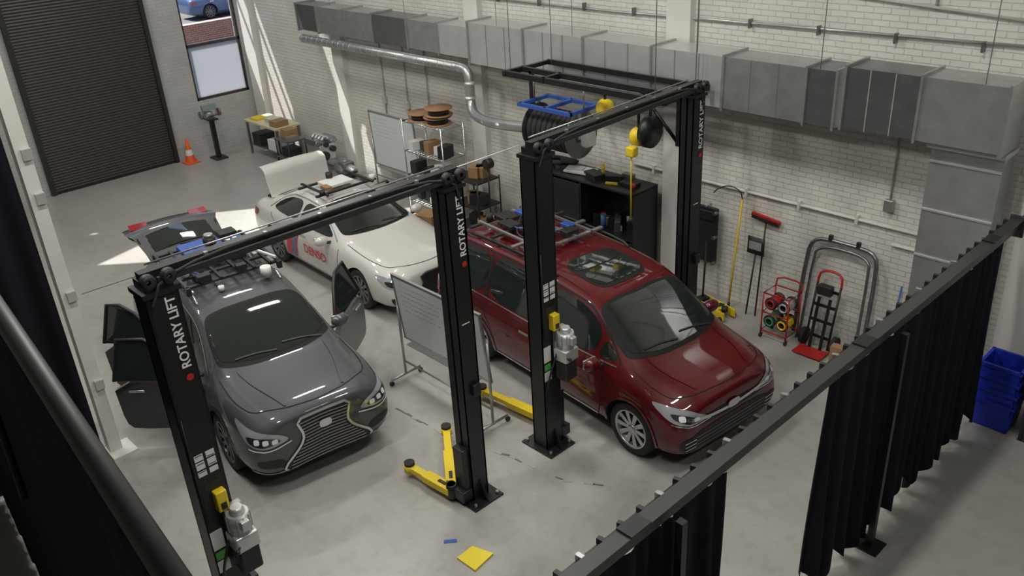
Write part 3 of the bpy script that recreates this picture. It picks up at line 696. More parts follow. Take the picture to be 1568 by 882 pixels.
# ---------------------------------------------------------------- curtains
def curtain(name,p0,p1,zt,zb,amp=.07,fold=.16,hemvar=.12,seed=1):
    rnd=random.Random(seed)
    p0=Vector(p0);p1=Vector(p1);d=p1-p0;L=d.length;d.normalize();n=Vector((-d.y,d.x,0))
    N=int(L/.02); K=16; P=[]
    ph=0; phs=[]; f=fold
    for i in range(N+1):
        phs.append(ph)
        if i%12==0: f=fold*rnd.uniform(.65,1.7)
        ph+=2*math.pi*.02/f
    for i in range(N+1):
        s=i/N; row=[]
        hem=zb+hemvar*(.5+.5*math.sin(phs[i]*.5+1))*abs(math.sin(s*7+seed))
        for k in range(K+1):
            t=k/K; z=zt+(hem-zt)*t
            a=amp*(.3+.7*t)*(math.sin(phs[i]+.6*math.sin(t*2+s*9)) +.45*math.sin(phs[i]*.37+t*2))
            q=p0+d*(L*s)+n*a; row.append((q.x,q.y,z))
        P.append(row)
    m=MB(name); m.grid(P,CURT); return m.out(solid=.006)
RX=-2.72
curtain("black_curtain",(RX,5.95,0),(RX,9.75,0),2.44,.04,.065,.21,.28,seed=1)
curtain("black_curtain",(RX,2.2,0),(RX,4.42,0),2.44,.04,.065,.21,.2,seed=3)
m=MB("curtain_rail")
RAILM=mat("rail_grey",(.05,.05,.05),.4,.3)
y0,y1=1.2,10.05
m.box((RX,(y0+y1)/2,2.52),(.05,y1-y0,.13),RAILM); m.box((RX,(y0+y1)/2,2.585),(.12,y1-y0,.012),RAILM,bev=.003); m.box((RX-.1,(y0+y1)/2,2.50),(.035,y1-y0,.05),BLACKM)
m.box((RX,y1,2.5),(.16,.04,.24),RAILM)
m.box((RX,(y1+YW-.13)/2,2.52),(.05,YW-.13-y1,.05),RAILM)
for k in range(44):
    y=y0+.2+k*.2; m.box((RX-.10,y,2.54),(.06,.035,.05),BLACKP if k%4 else STEEL,rot=(0,0,.3*random.random()))
for y in(3.4,6.5,9.3): m.box((RX,y,2.60),(.13,.2,.015),BLACKM)
for y in(7.05,3.75):
    m.box((RX+.12,y,1.24),(.06,.06,2.48),BLACKM); m.box((RX+.12,y,.01),(.24,.24,.02),BLACKM)
m.out()
pm=MB("wall_post"); pm.box((-10.22,2.33,3.2),(.15,.15,6.4),WPAINT); pm.box((-10.15,2.38,.012),(.36,.3,.024),WPAINT)
for z in(1.0,2.2,3.4,3.9): pm.box((-10.13,2.36,z),(.06,.1,.12),GALV3)
pm.out()
curtain("black_curtain",(-10.3,2.2,0),(-10.3,-2.9,0),6.4,.05,.07,.25,.1,seed=5)
def ry(x): return .47-(x+3)*.078
hr=MB("mezzanine_handrail"); HRM=mat("handrail_dark",(.03,.03,.03),.5)
hr.cyl((-10.1,ry(-10.1),5.3),(.5,ry(.5),5.3),.030,HRM,24)
for x in(-8.5,-6.5,-4.5,.4): hr.cyl((x,ry(x)-.05,3.6),(x,ry(x)-.01,5.28),.020,BLACKM,12)
hr.out()
curtain("black_curtain",(-10.1,ry(-10.1)+.005,0),(.5,ry(.5)+.005,0),5.275,.05,.016,.2,.05,seed=9)
# ---------------------------------------------------------------- ductwork
dm=MB("air_duct"); yf,yb_=9.98,10.5; zb_,zt_=3.24,3.93
def seg(x0,x1,z0,z1,m,f0=yf,z0b=None,z1b=None,f1=None):
    z0b=z0 if z0b is None else z0b; z1b=z1 if z1b is None else z1b; f1=f0 if f1 is None else f1
    A=[(x0,f0,z0),(x0,yb_,z0),(x0,yb_,z1),(x0,f0,z1)];B=[(x1,f1,z0b),(x1,yb_,z0b),(x1,yb_,z1b),(x1,f1,z1b)]
    va=[dm.bm.verts.new(p) for p in A];vb=[dm.bm.verts.new(p) for p in B]
    fs=[dm.bm.faces.new(va[::-1]),dm.bm.faces.new(vb)]+[dm.bm.faces.new((va[i],va[(i+1)%4],vb[(i+1)%4],vb[i])) for i in range(4)]
    bmesh.ops.recalc_face_normals(dm.bm,faces=fs); dm._fin(fs,m)
def flange(x,z0,z1,f=yf):
    dm.box((x,(f+yb_)/2,(z0+z1)/2),(.03,yb_-f+.06,z1-z0+.06),GALV)
xx=[-17.4,-16.6,-15.6,-14.6,-13.5,-12.6,-11.7]
for i in range(6):
    seg(xx[i],xx[i+1],3.3,3.83,[GALV2,GALV,GALV,GALV2,GALV,GALV3][i],yf+.05); flange(xx[i],3.3,3.83,yf+.05)
xx=[-11.7,-10.35,-9.05,-7.75,-6.55,-5.35]
for i in range(5):
    seg(xx[i],xx[i+1],zb_,zt_,[GALV3,GALV3,GALV3,GALV3,GALV][i]); flange(xx[i],zb_,zt_)
    for k in(1,2): 
        x=xx[i]+(xx[i+1]-xx[i])*k/3; dm.box((x,yf-.003,(zb_+zt_)/2),(.012,.012,zt_-zb_),GALV)
seg(-5.35,-4.95,zb_,zt_,GALV2); flange(-5.35,zb_,zt_); flange(-4.95,zb_,zt_)
seg(-4.95,-4.85,zb_,zt_,GALV,yf,3.27,4.0)
seg(-4.85,-3.95,3.27,4.0,GALV2); flange(-4.85,3.27,4.0); flange(-3.95,3.27,4.0)
seg(-3.95,-3.02,3.27,4.0,GALV,yf); flange(-3.02,3.27,4.0)
for x in(-4.55,-4.25): dm.box((x,yf-.003,3.63),(.012,.012,.73),GALV3)
yd=10.2
dm.box((-3.42,(yd+yb_)/2,1.75),(.80,yb_-yd,3.1),GALV)
for z in(.6,1.2,1.8,2.4,3.0): dm.box((-3.42,yd-.01,z),(.80,.02,.02),GALV3)
dm.box((-3.42,(yd+yb_)/2-.03,3.2),(.86,yb_-yd+.1,.06),GALV3)
for x in(-16,-13.5,-11,-9.3,-7,-5.2,-3.3): 
    dm.cyl((x,yf+.03,3.9),(x,yf+.03,ZC),.005,STEEL,6)
dm.out()
sp=MB("spiral_duct")
pts=[(-17.2,9.95,3.14),(-12.0,9.95,3.14)]
sp.cyl(pts[0],pts[1],.085,GALV,24)
for k in range(26): 
    x=-17.1+k*.2; sp.cyl((x,9.95,3.14),(x+.012,9.95,3.14),.089,GALV3,24)
sp.tube([(-12.0,9.95,3.14),(-11.75,9.95,3.12),(-11.7,9.93,2.85),(-11.68,9.9,2.55),(-11.5,9.8,2.40),(-11.0,9.6,2.42),(-10.5,9.4,2.5),(-9.9,9.25,2.6),(-9.35,9.15,2.68)],.085,GALV,20,2)
for p in((-11.69,9.93,2.9),(-11.68,9.9,2.65),(-10.9,9.57,2.43),(-10.3,9.34,2.54)): sp.ball(p,(.105,.105,.05),GALV3)
sp.out()
cn=MB("wall_conduit"); CND=mat("conduit_white",(.5,.49,.46),.5)
cn.tube([(-18,YW-.05,4.25),(-9,YW-.05,4.22),(-3,YW-.05,4.3)],.018,GALV,8)
cn.tube([(-14,YW-.05,4.6),(-9,YW-.05,4.55),(-6,YW-.05,4.75),(-3,YW-.05,4.55)],.018,CND,8)
for x in range(-17,-3,1): cn.box((x+.4,YW-.07,4.25),(.03,.07,.12),GALV2)
cn.tube([(-8.6,YW-.03,1.86),(-3.0,YW-.03,1.84)],.022,WPAINT,8)
for k in range(7): cn.box((-8.2+k*.85,YW-.03,1.85),(.04,.06,.12),WPAINT)
cn.tube([(-4.4,YW-.03,3.2),(-4.4,YW-.03,2.2)],.014,GALV,8); cn.box((-4.4,YW-.05,2.15),(.12,.08,.16),GALV,bev=.01)
cn.tube([(-4.3,YW-.03,1.62),(-3.0,YW-.03,1.62)],.02,WPAINT,8)
for x,z0 in((-5.3,4.75),(-8.9,4.5),(-4.2,4.6),(-10.6,4.6)): cn.tube([(x,YW-.03,z0),(x,YW-.03,6.5)],.018,CND,8)
for x in(-14.6,-13.9,-15.4): cn.tube([(x,YW-.03,3.2),(x,YW-.03,1.6)],.014,CND,8); cn.box((x,YW-.05,1.9),(.1,.08,.16),CND,bev=.01)
cn.out()
# ---------------------------------------------------------------- steel gantry + reels
g=MB("reel_hanging_frame")
for y in(9.3,8.95): g.box((-8.2,y,3.52),(3.0,.06,.08),BLACKM)
for x in(-9.7,-8.9,-6.75): g.box((x,9.12,3.52),(.06,.42,.08),BLACKM)
g.box((-9.7,9.6,3.52),(.06,.6,.06),BLACKM); g.box((-6.75,9.6,3.52),(.06,.6,.06),BLACKM); g.box((-8.2,9.88,3.52),(3.0,.05,.08),BLACKM)
g.box((-6.75,9.3,3.18),(.06,.06,.66),BLACKM); g.cyl((-7.4,9.3,3.5),(-6.75,9.3,2.88),.025,BLACKM,8)
g.box((-9.5,9.3,3.26),(.06,.06,.5),BLACKM); g.cyl((-9.9,9.88,3.2),(-9.7,9.0,3.5),.025,BLACKM,8)
for x in(-9.6,-6.9):
    for y in(8.97,9.85): g.cyl((x,y,3.52),(x,y,ZC),.006,STEEL,6)
g.out()
r=MB("exhaust_hose_reel"); cx,cy,cz=-8.78,9.12,2.76
M=Matrix.Translation((cx,cy,cz))@Euler((0,math.pi/2,0)).to_matrix().to_4x4()
r.lathe([(.1,-.42),(.18,-.42),(.18,.42),(.1,.42)],BLACKP,M)
for k in range(8):
    a=[(cx-.36+k*.1,cy+.26*math.cos(t),cz+.26*math.sin(t)) for t in [2*math.pi*q/24 for q in range(24)]]
    r.tube(a,.05,RUBBER,10,closed=True)
for x in(-.44,.44): r.lathe([(.0,x-.01),(.34,x-.01),(.35,x),(.34,x+.01),(.0,x+.01)],BLACKP if x<0 else GALV2,M)
for y in(-.3,.3): r.box((cx,cy+y,cz+.38),(1.05,.06,.05),BLUEM)
for x in(-.5,0,.5): r.box((cx+x,cy,cz+.38),(.05,.62,.05),BLUEM)
for x in(-.5,.5):
    for y in(-.1,.1): r.box((cx+x,cy+y,cz+.18),(.03,.04,.42),STEEL)
    r.cyl((cx+x,cy,cz+.36),(cx+x,cy,3.5),.012,STEEL,6)
r.box((cx+.58,cy,cz-.02),(.14,.2,.24),GALV3,bev=.02)
r.out()
w=MB("cable_reel"); 
for x,m_,z in((-7.35,YEL,2.90),(-7.95,YEL,3.2)):
    M=Matrix.Translation((x,9.2,z))@Euler((0,math.pi/2,0)).to_matrix().to_4x4()
    w.lathe([(.0,-.09),(.10,-.09),(.13,-.05),(.13,.05),(.10,.09),(0,.09)],m_,M,24)
w.cyl((-7.35,9.2,2.9),(-7.35,9.2,3.48),.02,BLACKM,8); w.cyl((-7.95,9.2,3.3),(-7.95,9.2,3.48),.02,BLACKM,8)
w.box((-7.35,9.06,2.72),(.14,.12,.14),YEL,bev=.02); w.cyl((-7.35,9.05,2.7),(-7.35,9.05,1.75),.011,YEL,8); w.cyl((-7.35,9.05,1.75),(-7.35,9.05,1.65),.03,BLACKP,10)
M=Matrix.Translation((-7.15,9.2,3.0))@Euler((0,math.pi/2,0)).to_matrix().to_4x4()
w.lathe([(0,-.05),(.22,-.05),(.22,.05),(0,.05)],BLACKM,M,28); w.cyl((-7.15,9.2,3.0),(-7.15,9.2,3.48),.02,BLACKM,8)
w.out()
# ---------------------------------------------------------------- tool cabinet
t=MB("tool_cabinet"); x0,x1=-10.2,-8.05; ya_,yb2=9.95,10.56
HC=1.64
t.box(((x0+x1)/2,yb2-.01,HC/2),(x1-x0,.02,HC),BLACKM)
for x in(x0,-9.15,x1): t.box((x,(ya_+yb2)/2,HC/2),(.03,yb2-ya_,HC),BLACKM)
t.box(((x0+x1)/2,(ya_+yb2)/2,HC),(x1-x0+.03,yb2-ya_+.02,.04),BLACKM,bev=.008)
t.box(((x0+x1)/2,(ya_+yb2)/2,.86),(x1-x0,yb2-ya_,.04),BLACKM)
t.box(((x0+x1)/2,(ya_+yb2)/2,.10),(x1-x0,yb2-ya_,.2),BLACKM)
for k in range(4):
    z=.22+k*.17
    for xa,xb in((x0,-9.15),(-9.15,x1)):
        t.box(((xa+xb)/2,ya_+.02,z),(xb-xa-.05,.04,.15),BLACKP,bev=.006); t.box(((xa+xb)/2,ya_-.01,z+.05),(xb-xa-.15,.015,.015),GALV2)
t.box((-9.67,ya_+.02,1.24),(.98,.03,.68),BLACKP,bev=.006)
for i in range(18):
    x=-9.05+random.random()*.9; h=.08+random.random()*.16; t.box((x,ya_+.15+random.random()*.25,.88+h/2),(.07+.05*random.random(),.1,h),random.choice([GALV2,BLACKP,REDM,BLACKP,PAPER,STEEL,BLACKP,GALV2]),rot=(0,0,random.random()))
t.cyl((-8.75,ya_+.12,.88),(-8.75,ya_+.12,1.12),.05,mat("bottle_blue",(.05,.15,.3),.3),12)
Z=HC+.02
t.box((-9.4,10.25,Z+.03),(.5,.3,.03),PAPER,rot=(0,0,.2)); t.box((-9.5,10.23,Z+.055),(.3,.2,.015),GALV3,rot=(0,0,.4))
t.tube([(-10.1,10.3,Z+.04),(-9.9,10.15,Z+.08),(-9.7,10.4,Z+.05),(-9.9,10.45,Z+.08),(-10.05,10.25,Z+.13)],.04,RUBBER,8,2)
t.tube([(-10.0,10.4,Z+.08),(-9.75,10.3,Z+.14),(-9.55,10.42,Z+.08),(-9.8,10.2,Z+.12)],.045,RUBBER,8,2)
t.box((-9.05,10.2,Z+.04),(.35,.2,.08),BLACKP,rot=(0,0,-.3)); t.box((-8.7,10.3,Z+.04),(.3,.1,.07),BLACKP,rot=(0,0,.5)); t.cyl((-8.95,10.3,Z),(-8.95,10.3,Z+.22),.03,YEL,10)
t.box((-8.35,10.25,Z+.03),(.3,.18,.06),BLACKP,bev=.01); t.cyl((-8.2,10.15,Z),(-8.2,10.15,Z+.08),.035,REDM,10); t.box((-8.5,10.4,Z+.06),(.2,.1,.12),GALV2)
t.box((-8.6,10.1,Z+.02),(.2,.04,.03),YEL,rot=(0,0,.4))
t.out()
# ---------------------------------------------------------------- wall-side items
c=MB("mechanic_creeper"); c.box((-7.12,10.58,1.05),(.44,.05,.92),BLACKP,bev=.02); c.box((-7.12,10.545,1.38),(.3,.04,.16),BLACKP,bev=.02)
for s in(-1,1):
    for z in(.62,1.05,1.45): c.cyl((-7.12+s*.2,10.57,z),(-7.12+s*.2,10.49,z),.03,GALV2,10)
c.cyl((-7.12,YW,1.5),(-7.12,10.55,1.5),.012,STEEL,6)
c.out()
p=MB("extension_pole"); p.cyl((-6.55,10.45,.02),(-6.52,10.60,1.75),.016,YEL,8); p.tube([(-6.52,10.60,1.75),(-6.55,10.59,1.88),(-6.75,10.58,1.93),(-6.95,10.58,1.82),(-7.0,10.57,1.75)],.009,BLACKP,6,2); p.cyl((-6.55,10.45,.02),(-6.55,10.46,.1),.022,BLACKP,8); p.out()
b=MB("push_squeegee"); b.cyl((-6.08,10.45,.02),(-6.14,10.66,1.5),.013,BLACKP,8); b.box((-6.14,10.65,1.53),(.46,.05,.05),REDM,rot=(0,.12,0)); b.box((-6.14,10.63,1.50),(.44,.02,.05),BLACKP,rot=(0,.12,0)); b.out()
b=MB("snow_shovel"); b.cyl((-6.22,10.42,.02),(-6.2,10.54,1.0),.013,BLACKP,8)
b.grid([[(-6.2+dx,10.52+.25*(dx**2)*2,z) for z in(.98,1.1,1.25)] for dx in(-.14,-.07,0,.07,.14)],BLACKP); b.box((-6.2,10.51,1.12),(.2,.01,.12),GALV3); b.out(solid=.01)
j=MB("floor_jack"); M0=Matrix.Translation((-6.62,10.18,0))@Matrix.Rotation(-.25,4,'Z')
def J(c_,s_,m_,rot=(0,0,0),bev=0): j.box(M0@Vector(c_),s_,m_,rot=(M0@Euler(rot).to_matrix().to_4x4()).to_3x3().to_4x4(),bev=bev)
for s in(-1,1): J((0,s*.11,.09),(.66,.025,.12),YEL)
J((-.05,0,.12),(.4,.14,.06),BLACKP,(0,-.2,0)); J((.1,0,.14),(.2,.2,.06),YEL); J((-.27,0,.1),(.14,.16,.12),BLACKP,bev=.01); j.cyl(M0@Vector((.22,0,.12)),M0@Vector((.22,0,.19)),.05,BLACKP,14)
for x in(-.25,.27):
    for s in(-1,1): j.cyl(M0@Vector((x,s*.12,.04)),M0@Vector((x,s*.16,.04)),.04,BLACKP,14)
j.cyl(M0@Vector((-.28,0,.14)),(-7.0,10.45,1.0),.016,BLACKP,8); j.out()
j=MB("jack_stand")
for dx,dy in((-.09,-.09),(.09,-.09),(.09,.09),(-.09,.09)): j.cyl((-7.25+dx,9.95+dy,.0),(-7.25,9.95,.3),.012,YEL if dx>0 else BLACKP,6)
j.cyl((-7.25,9.95,.2),(-7.25,9.95,.4),.02,STEEL,8); j.box((-7.25,9.95,.41),(.1,.05,.03),BLACKP); j.out()
c=MB("hose_reel_cart"); cx,cy=-5.5,10.15
for x in(-.2,.2):
    for y in(-.16,.16): c.cyl((cx+x,cy+y,.04),(cx+x,cy+y,.72),.012,REDM,8)
for z in(.12,.42,.72):
    c.tube([(cx-.2,cy-.16,z),(cx+.2,cy-.16,z),(cx+.2,cy+.16,z),(cx-.2,cy+.16,z)],.011,REDM,6,closed=True)
c.tube([(cx-.2,cy+.16,.72),(cx-.2,cy+.2,.85),(cx+.2,cy+.2,.85),(cx+.2,cy+.16,.72)],.012,REDM,8,1)
for k,(x,z,m_) in enumerate(((-.1,.55,REDM),(.1,.55,GALV3),(-.1,.27,mat("hose_green",(.05,.25,.1),.5)),(.1,.27,YEL))):
    M=Matrix.Translation((cx+x,cy,z))@Euler((math.pi/2,0,0)).to_matrix().to_4x4()
    c.lathe([(.03,-.12),(.095,-.12),(.095,-.1),(.05,-.1),(.05,.1),(.095,.1),(.095,.12),(.03,.12)],BLACKP,M,20)
    c.lathe([(.05,-.09),(.082,-.08),(.085,0),(.082,.08),(.05,.09)],m_,M,20)
    c.tube([(cx+x+.06*math.cos(q),cy-.13,z+.06*math.sin(q)) for q in [i*.52 for i in range(12)]],.014,m_,6,closed=True)
for x in(-.2,.2):
    for y in(-.16,.16): c.cyl((cx+x-.01,cy+y,.04),(cx+x+.01,cy+y,.04),.04,BLACKP,14)
c.out()
h=MB("hand_truck"); hx,hy=-4.93,10.15
for s in(-1,1): h.tube([(hx+s*.17,hy+.02,.05),(hx+s*.17,hy+.22,.95)],.017,BLACKM,8,0)
h.tube([(hx-.17,hy+.22,.93),(hx-.17,hy+.23,1.0),(hx-.15,hy+.25,1.10),(hx,hy+.27,1.13),(hx+.15,hy+.25,1.10),(hx+.17,hy+.23,1.0),(hx+.17,hy+.22,.93)],.018,REDM,8,1)
for z in(.2,.42,.64,.86): h.box((hx,hy+.02+.2*z,z),(.34,.02,.04),BLACKM)
h.box((hx,hy-.13,.03),(.42,.26,.012),REDM); h.box((hx-.08,hy+.06,.4),(.04,.02,.75),BLACKM,rot=(-.2,0,0)); h.box((hx+.08,hy+.06,.4),(.04,.02,.75),BLACKM,rot=(-.2,0,0))
for s in(-1,1): h.cyl((hx+s*.2,hy+.1,.12),(hx+s*.26,hy+.1,.12),.12,RUBBER,20); h.cyl((hx+s*.19,hy+.1,.12),(hx+s*.27,hy+.1,.12),.05,REDM,12)
h.box((hx,hy+.12,.9),(.2,.1,.14),BLACKP,bev=.01)
h.out()
u=MB("pipe_frame_stand")
for off,rad in((0,.03),(.1,.02)):
    u.tube([(-5.42+off,10.42,.03),(-5.40+off,10.57,1.25),(-5.35+off,10.6,1.42-off),(-5.2+off,10.61,1.48-off),(-4.6-off,10.61,1.48-off),(-4.45-off,10.6,1.42-off),(-4.40-off,10.57,1.25),(-4.38-off,10.42,.03)],rad,GALV2,10,1)
for x in(-5.1,-4.7): u.box((x,10.6,1.52),(.05,.05,.08),BLACKP)
u.out()
s=MB("blue_handle_brush"); s.cyl((-4.08,10.45,.05),(-4.06,10.62,1.1),.014,BLUEM,8); s.box((-4.08,10.44,.04),(.26,.08,.08),BLACKP,bev=.01); s.out()
s=MB("wood_block"); s.box((-4.5,10.08,.12),(.3,.12,.24),WOOD,rot=(0,0,.1)); s.out()
def crate(mb,x,y,z0,w,d_,h,m_):
    mb.prism([(x-w/2,y-d_/2,z0),(x+w/2,y-d_/2,z0),(x+w/2,y+d_/2,z0),(x-w/2,y+d_/2,z0)],(0,0,.02),m_)
    for sx in(-1,1): mb.box((x+sx*w/2,y,z0+h/2),(.02,d_,h),m_,rot=(0,sx*.06,0))
    for sy in(-1,1): mb.box((x,y+sy*d_/2,z0+h/2),(w,.02,h),m_,rot=(-sy*.06,0,0))
    for sx in(-1,1): mb.box((x+sx*(w/2+.02),y,z0+h-.02),(.03,d_+.08,.04),m_)
    for sy in(-1,1): mb.box((x,y+sy*(d_/2+.02),z0+h-.02),(w+.08,.03,.04),m_)
b=MB("recycling_bin")
for k in range(4): crate(b,-2.50,10.02,.01+k*.16,.40,.36,.38,BLUEP)
b.out()
b=MB("waste_container"); 
crate(b,-1.86,10.12,.01,.62,.6,1.15,mat("bin_dark",(.03,.032,.035),.5)); b.box((-1.86,10.12,1.2),(.72,.68,.05),mat("bin_dark",(.03,.032,.035),.5),bev=.02); b.out()
# ---------------------------------------------------------------- floor items
MB("yellow_floor_mat").prism([(-5.55,4.05,.002),(-5.56,4.27,.002),(-5.32,4.35,.002),(-5.28,4.06,.002)],(0,0,.02),YELD).out()
MB("blue_tape").box((-5.8,4.17,.004),(.14,.05,.004),BLUEM,rot=(0,0,.9)).out()
ck=MB("floor_crack"); CK=mat("crack_dark",(.15,.145,.14),.9); CKL=mat("crack_light",(.36,.35,.32),.8)
def crack(P,w=.035):
    for a,b_ in zip(P,P[1:]):
        a=Vector((*a,.003));b_=Vector((*b_,.003));n=int((b_-a).length/.10)
        for i in range(n):
            if random.random()<.35: continue
            c_=a+(b_-a)*(i+.5)/n; an=math.atan2((b_-a).y,(b_-a).x)
            ck.box(c_+Vector((random.uniform(-.01,.01),random.uniform(-.01,.01),0)),((b_-a).length/n*1.02,w*random.uniform(.5,1),.003),CK if random.random()<.7 else CKL,rot=(0,0,an+random.uniform(-.1,.1)))
crack([(-8.25,5.3),(-7.1,5.35),(-6.4,5.6),(-5.6,5.7),(-5.2,5.95),(-4.9,5.85)]); crack([(-3.6,5.5),(-3.1,5.45),(-2.8,5.3)])
ck.out()
def whiteboard(name,x0,x1,y,zb,zt,tilt=0,rz=0):
    e=MB(name); W=x1-x0; M=Matrix.Translation(((x0+x1)/2,y,0))@Matrix.Rotation(rz,4,'Z')
    T=M@Matrix.Translation((0,0,(zb+zt)/2))@Matrix.Rotation(tilt,4,'X')
    def B(c_,s_,m_,MM=M,bev=0): e.box(MM@Vector(c_),s_,m_,rot=MM.to_3x3().to_4x4(),bev=bev)
    hz=(zt-zb)/2
    B((0,0,0),(W-.04,.02,hz*2-.04),WBRD,T)
    for s in(-1,1): B((s*(W/2-.02),0,0),(.03,.035,hz*2),STEEL,T); B((0,0,s*(hz-.01)),(W,.035,.03),STEEL,T)
    B((0,-.06,-hz+.0),(W*.8,.1,.012),STEEL,T)
    for s in(-1,1):
        x=s*(W/2+.02)
        e.cyl(M@Vector((x,0,.08)),M@Vector((x,0,(zb+zt)/2+.1)),.018,STEEL,10); e.cyl(M@Vector((x,-.25,.09)),M@Vector((x,.25,.09)),.018,STEEL,10)
        for q in(-.25,.25): e.cyl(M@Vector((x-.015,q,.035)),M@Vector((x+.015,q,.035)),.035,BLACKP,12); e.cyl(M@Vector((x,q,.03)),M@Vector((x,q,.1)),.01,STEEL,8)
    e.cyl(M@Vector((-W/2,0,.3)),M@Vector((W/2,0,.3)),.013,STEEL,8)
    rnd=random.Random(3); INK=mat("marker_ink",(.26,.28,.31),.5)
    for k in range(6):
        z=hz-.13-k*.075; L=W*.25+rnd.random()*W*.3; x=-W/2+.15
        while x<-W/2+.15+L:
            l=.02+rnd.random()*.05; B((x+l/2,-.0115,z+rnd.uniform(-.008,.008)),(l,.002,.006),INK,T); x+=l+.03
    return e.out()
whiteboard("rolling_whiteboard",-8.70,-6.95,5.84,.66,1.66,.10)
whiteboard("rolling_whiteboard.001",-15.5,-13.95,10.3,.55,1.75,.05)
# ---------------------------------------------------------------- far area
c=MB("traffic_cone"); M=Matrix.Translation((-20.85,8.42,0)); c.box((-20.85,8.42,.015),(.34,.34,.03),ORANGE,bev=.008); c.lathe([(.13,.03),(.095,.2)],ORANGE,M); c.lathe([(.095,.2),(.07,.34)],PAPER,M); c.lathe([(.07,.34),(.025,.6),(.0,.6)],ORANGE,M); c.out()
s=MB("pedestal_bench_grinder"); s.box((-20.6,9.05,.02),(.4,.32,.04),BLACKP,bev=.01); s.box((-20.6,9.05,.5),(.1,.1,.96),BLACKM); s.box((-20.6,9.05,1.0),(.32,.24,.03),BLACKM)
s.cyl((-20.6,8.9,1.14),(-20.6,9.2,1.14),.09,GALV,20)
for y in(8.82,9.28): s.cyl((-20.6,y-.025,1.14),(-20.6,y+.025,1.14),.1,GALV2,20)
s.box((-20.5,9.0,1.32),(.1,.35,.14),mat("shield_green",(.2,.26,.24),.3),rot=(0,-.3,0)); s.out()
t=MB("work_table"); x0,x1=-20.3,-18.75; y0_,y1_=9.75,10.45
t.box(((x0+x1)/2,(y0_+y1_)/2,.86),(x1-x0,y1_-y0_,.04),mat("table_cream",(.6,.55,.35),.5)); 
for x in(x0+.05,x1-.05):
    for y in(y0_+.05,y1_-.05): t.box((x,y,.42),(.05,.05,.84),GALV2)
t.box(((x0+x1)/2,(y0_+y1_)/2,.25),(x1-x0-.1,y1_-y0_-.1,.03),GALV2)
t.box((-20.0,10.0,.90),(.35,.3,.06),YEL); t.box((-19.4,10.1,.93),(.4,.3,.1),GALV3); t.box((-19.0,10.0,.95),(.3,.35,.14),CARD)
t.box((-19.9,10.0,.42),(.4,.4,.3),BLACKP); t.box((-19.1,10.0,.4),(.5,.4,.26),PAPER)
t.out()
t=MB("tool_cart"); t.box((-18.3,9.85,.72),(.6,.5,.03),GALV2); t.box((-18.3,9.85,.3),(.6,.5,.03),GALV2)
for x in(-.28,.28):
    for y in(-.23,.23): t.cyl((-18.3+x,9.85+y,0),(-18.3+x,9.85+y,.74),.018,BLACKM,8)
t.box((-18.38,9.9,.84),(.3,.3,.2),CARD); t.box((-18.12,9.8,.78),(.18,.25,.1),GALV); t.box((-18.3,9.85,.42),(.4,.3,.2),BLACKP); t.out()
e=MB("engine_on_stand"); ex,ey=-17.35,10.1
for y in(-.3,.3): e.box((ex,ey+y,.08),(1.0,.06,.06),GALV); 
e.box((ex-.4,ey,.08),(.06,.66,.06),GALV); e.box((ex-.4,ey,.42),(.08,.08,.7),GALV)
for x in(-.48,.48):
    for y in(-.3,.3): e.cyl((ex+x,ey+y-.02,.04),(ex+x,ey+y+.02,.04),.04,BLACKP,12)
e.box((ex,ey,.55),(.55,.42,.38),GALV,bev=.03)
for s in(-1,1): 
    e.box((ex,ey+s*.2,.78),(.5,.18,.12),GALV2,rot=(s*.5,0,0),bev=.02)
    for k in range(4): e.tube([(ex-.2+k*.13,ey+s*.1,.84),(ex-.2+k*.13,ey,.93),(ex-.2+k*.13,ey-s*.08,.84)],.028,GALV3,8,1)
for q,(y,z,rr_) in enumerate(((-.1,.5,.1),(.12,.62,.07),(-.05,.75,.06))): e.cyl((ex+.27,ey+y,z),(ex+.33,ey+y,z),rr_,BLACKP,20)
e.cyl((ex-.1,ey-.25,.5),(ex+.15,ey-.27,.5),.07,STEEL,16); e.out()
e=MB("gearbox_on_dolly"); e.box((-16.35,10.1,.1),(.7,.5,.05),GALV2)
for x in(-.3,.3): 
    for y in(-.2,.2): e.cyl((-16.35+x,10.1+y-.02,.04),(-16.35+x,10.1+y+.02,.04),.04,BLACKP,12)
e.cyl((-16.6,10.1,.32),(-16.3,10.1,.32),.2,GALV,20,.13); e.cyl((-16.3,10.1,.32),(-16.05,10.1,.30),.13,GALV3,20,.08); e.box((-16.4,10.1,.3),(.3,.28,.35),GALV2,bev=.03); e.out()
s=MB("wire_shelf"); x0,x1,ya2,yb3=-13.75,-12.55,9.85,10.4
for x in(x0,x1):
    for y in(ya2,yb3): s.cyl((x,y,.0),(x,y,1.95),.014,CHROME,8)
for z in(.25,.8,1.3,1.9):
    s.tube([(x0,ya2,z),(x1,ya2,z),(x1,yb3,z),(x0,yb3,z)],.01,CHROME,6,closed=True)
    for k in range(1,14): x=x0+(x1-x0)*k/14; s.cyl((x,ya2,z),(x,yb3,z),.005,CHROME,5)
rnd=random.Random(5)
for z in(.26,.81,1.31):
    for k in range(5): 
        h=.1+rnd.random()*.2; s.box((x0+.15+k*.23,10.1+rnd.uniform(-.08,.08),z+h/2+.01),(.18,.28,h),rnd.choice([BLACKP,PAPER,CARD,GALV2,BLACKP]),rot=(0,0,rnd.uniform(-.3,.3)))
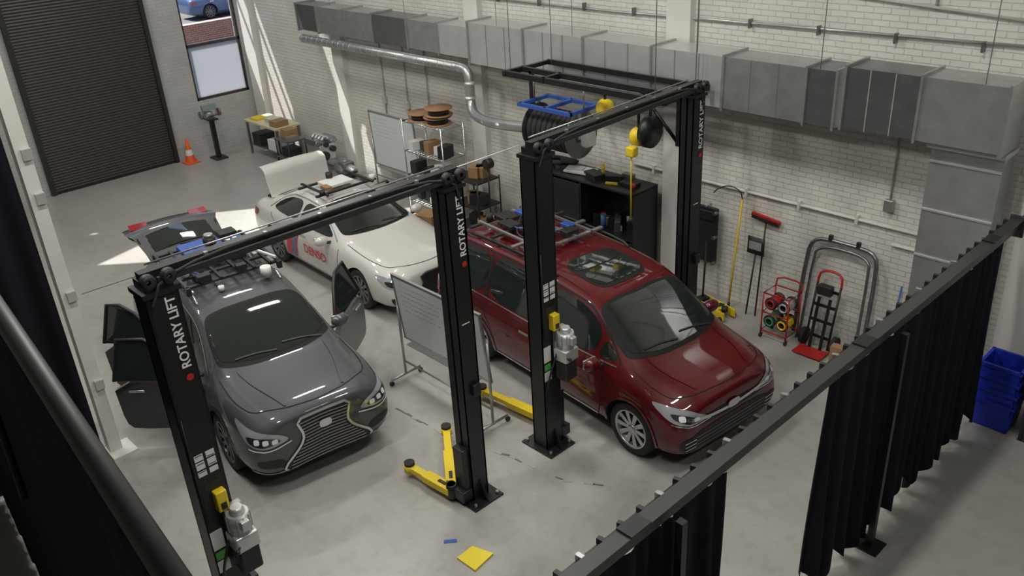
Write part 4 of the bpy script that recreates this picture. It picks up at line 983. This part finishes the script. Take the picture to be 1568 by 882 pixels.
for (x,z) in((-13.45,1.92),(-12.95,1.92),(-12.9,2.1)):
    M=Matrix.Translation((x,10.12,z)); s.lathe([(0,0),(.27,0),(.27,.015),(.1,.015),(.1,.13),(.27,.13),(.27,.145),(0,.145)],WOOD,M,28)
    s.lathe([(.1,.02),(.2,.02),(.2,.125),(.1,.125)],BLACKP,M,24)
s.out()
s=MB("storage_cart"); x0,x1=-12.25,-11.5
for x in(x0,x1):
    for y in(9.75,10.3): s.cyl((x,y,0),(x,y,1.15),.015,BLACKM,8)
for z in(.15,.6,1.1): s.box(((x0+x1)/2,10.02,z),(x1-x0,.55,.03),BLACKP)
for k in range(9): s.box((x0+.15+.5*rnd.random(),9.95+.2*rnd.random(),(.17,.62,1.12)[k%3]+.1),(.2,.2,.2),rnd.choice([BLACKP,GALV,CARD,BLACKP]),rot=(0,0,rnd.random()))
s.out()
s=MB("tripod_work_light"); 
for a in(0,2.1,4.2): s.cyl((-11.0+.3*math.cos(a),9.6+.3*math.sin(a),0),(-11.0,9.6,.6),.012,BLACKM,6)
s.cyl((-11.0,9.6,.5),(-11.0,9.6,1.6),.014,BLACKM,8); s.cyl((-11.0,9.55,1.65),(-11.0,9.68,1.65),.09,BLACKP,16); s.out()
s=MB("cardboard_box"); s.box((-12.6,9.4,.2),(.4,.4,.4),CARD,rot=(0,0,.3)); s.box((-12.62,9.4,.42),(.4,.16,.01),CARD,rot=(.3,0,.3)); s.out()
# ---------------------------------------------------------------- camera
f,yaw,pit,roll=1336.3,math.radians(137.727),math.radians(-26.551),math.radians(-3.498)
fw=Vector((math.cos(pit)*math.cos(yaw),math.cos(pit)*math.sin(yaw),math.sin(pit)))
r=fw.cross(Vector((0,0,1))).normalized(); u=r.cross(fw)
r2=r*math.cos(roll)+u*math.sin(roll); u2=-r*math.sin(roll)+u*math.cos(roll)
cd=bpy.data.cameras.new("camera"); cd.sensor_width=36; cd.lens=f/1568*36; cd.clip_end=200; cd.clip_start=.05
co=bpy.data.objects.new("camera",cd); COL.objects.link(co)
co.matrix_world=Matrix(((r2.x,u2.x,-fw.x,0),(r2.y,u2.y,-fw.y,0),(r2.z,u2.z,-fw.z,6.5),(0,0,0,1)))
scene.camera=co
scene.view_settings.view_transform='Standard'
scene.view_settings.exposure=0
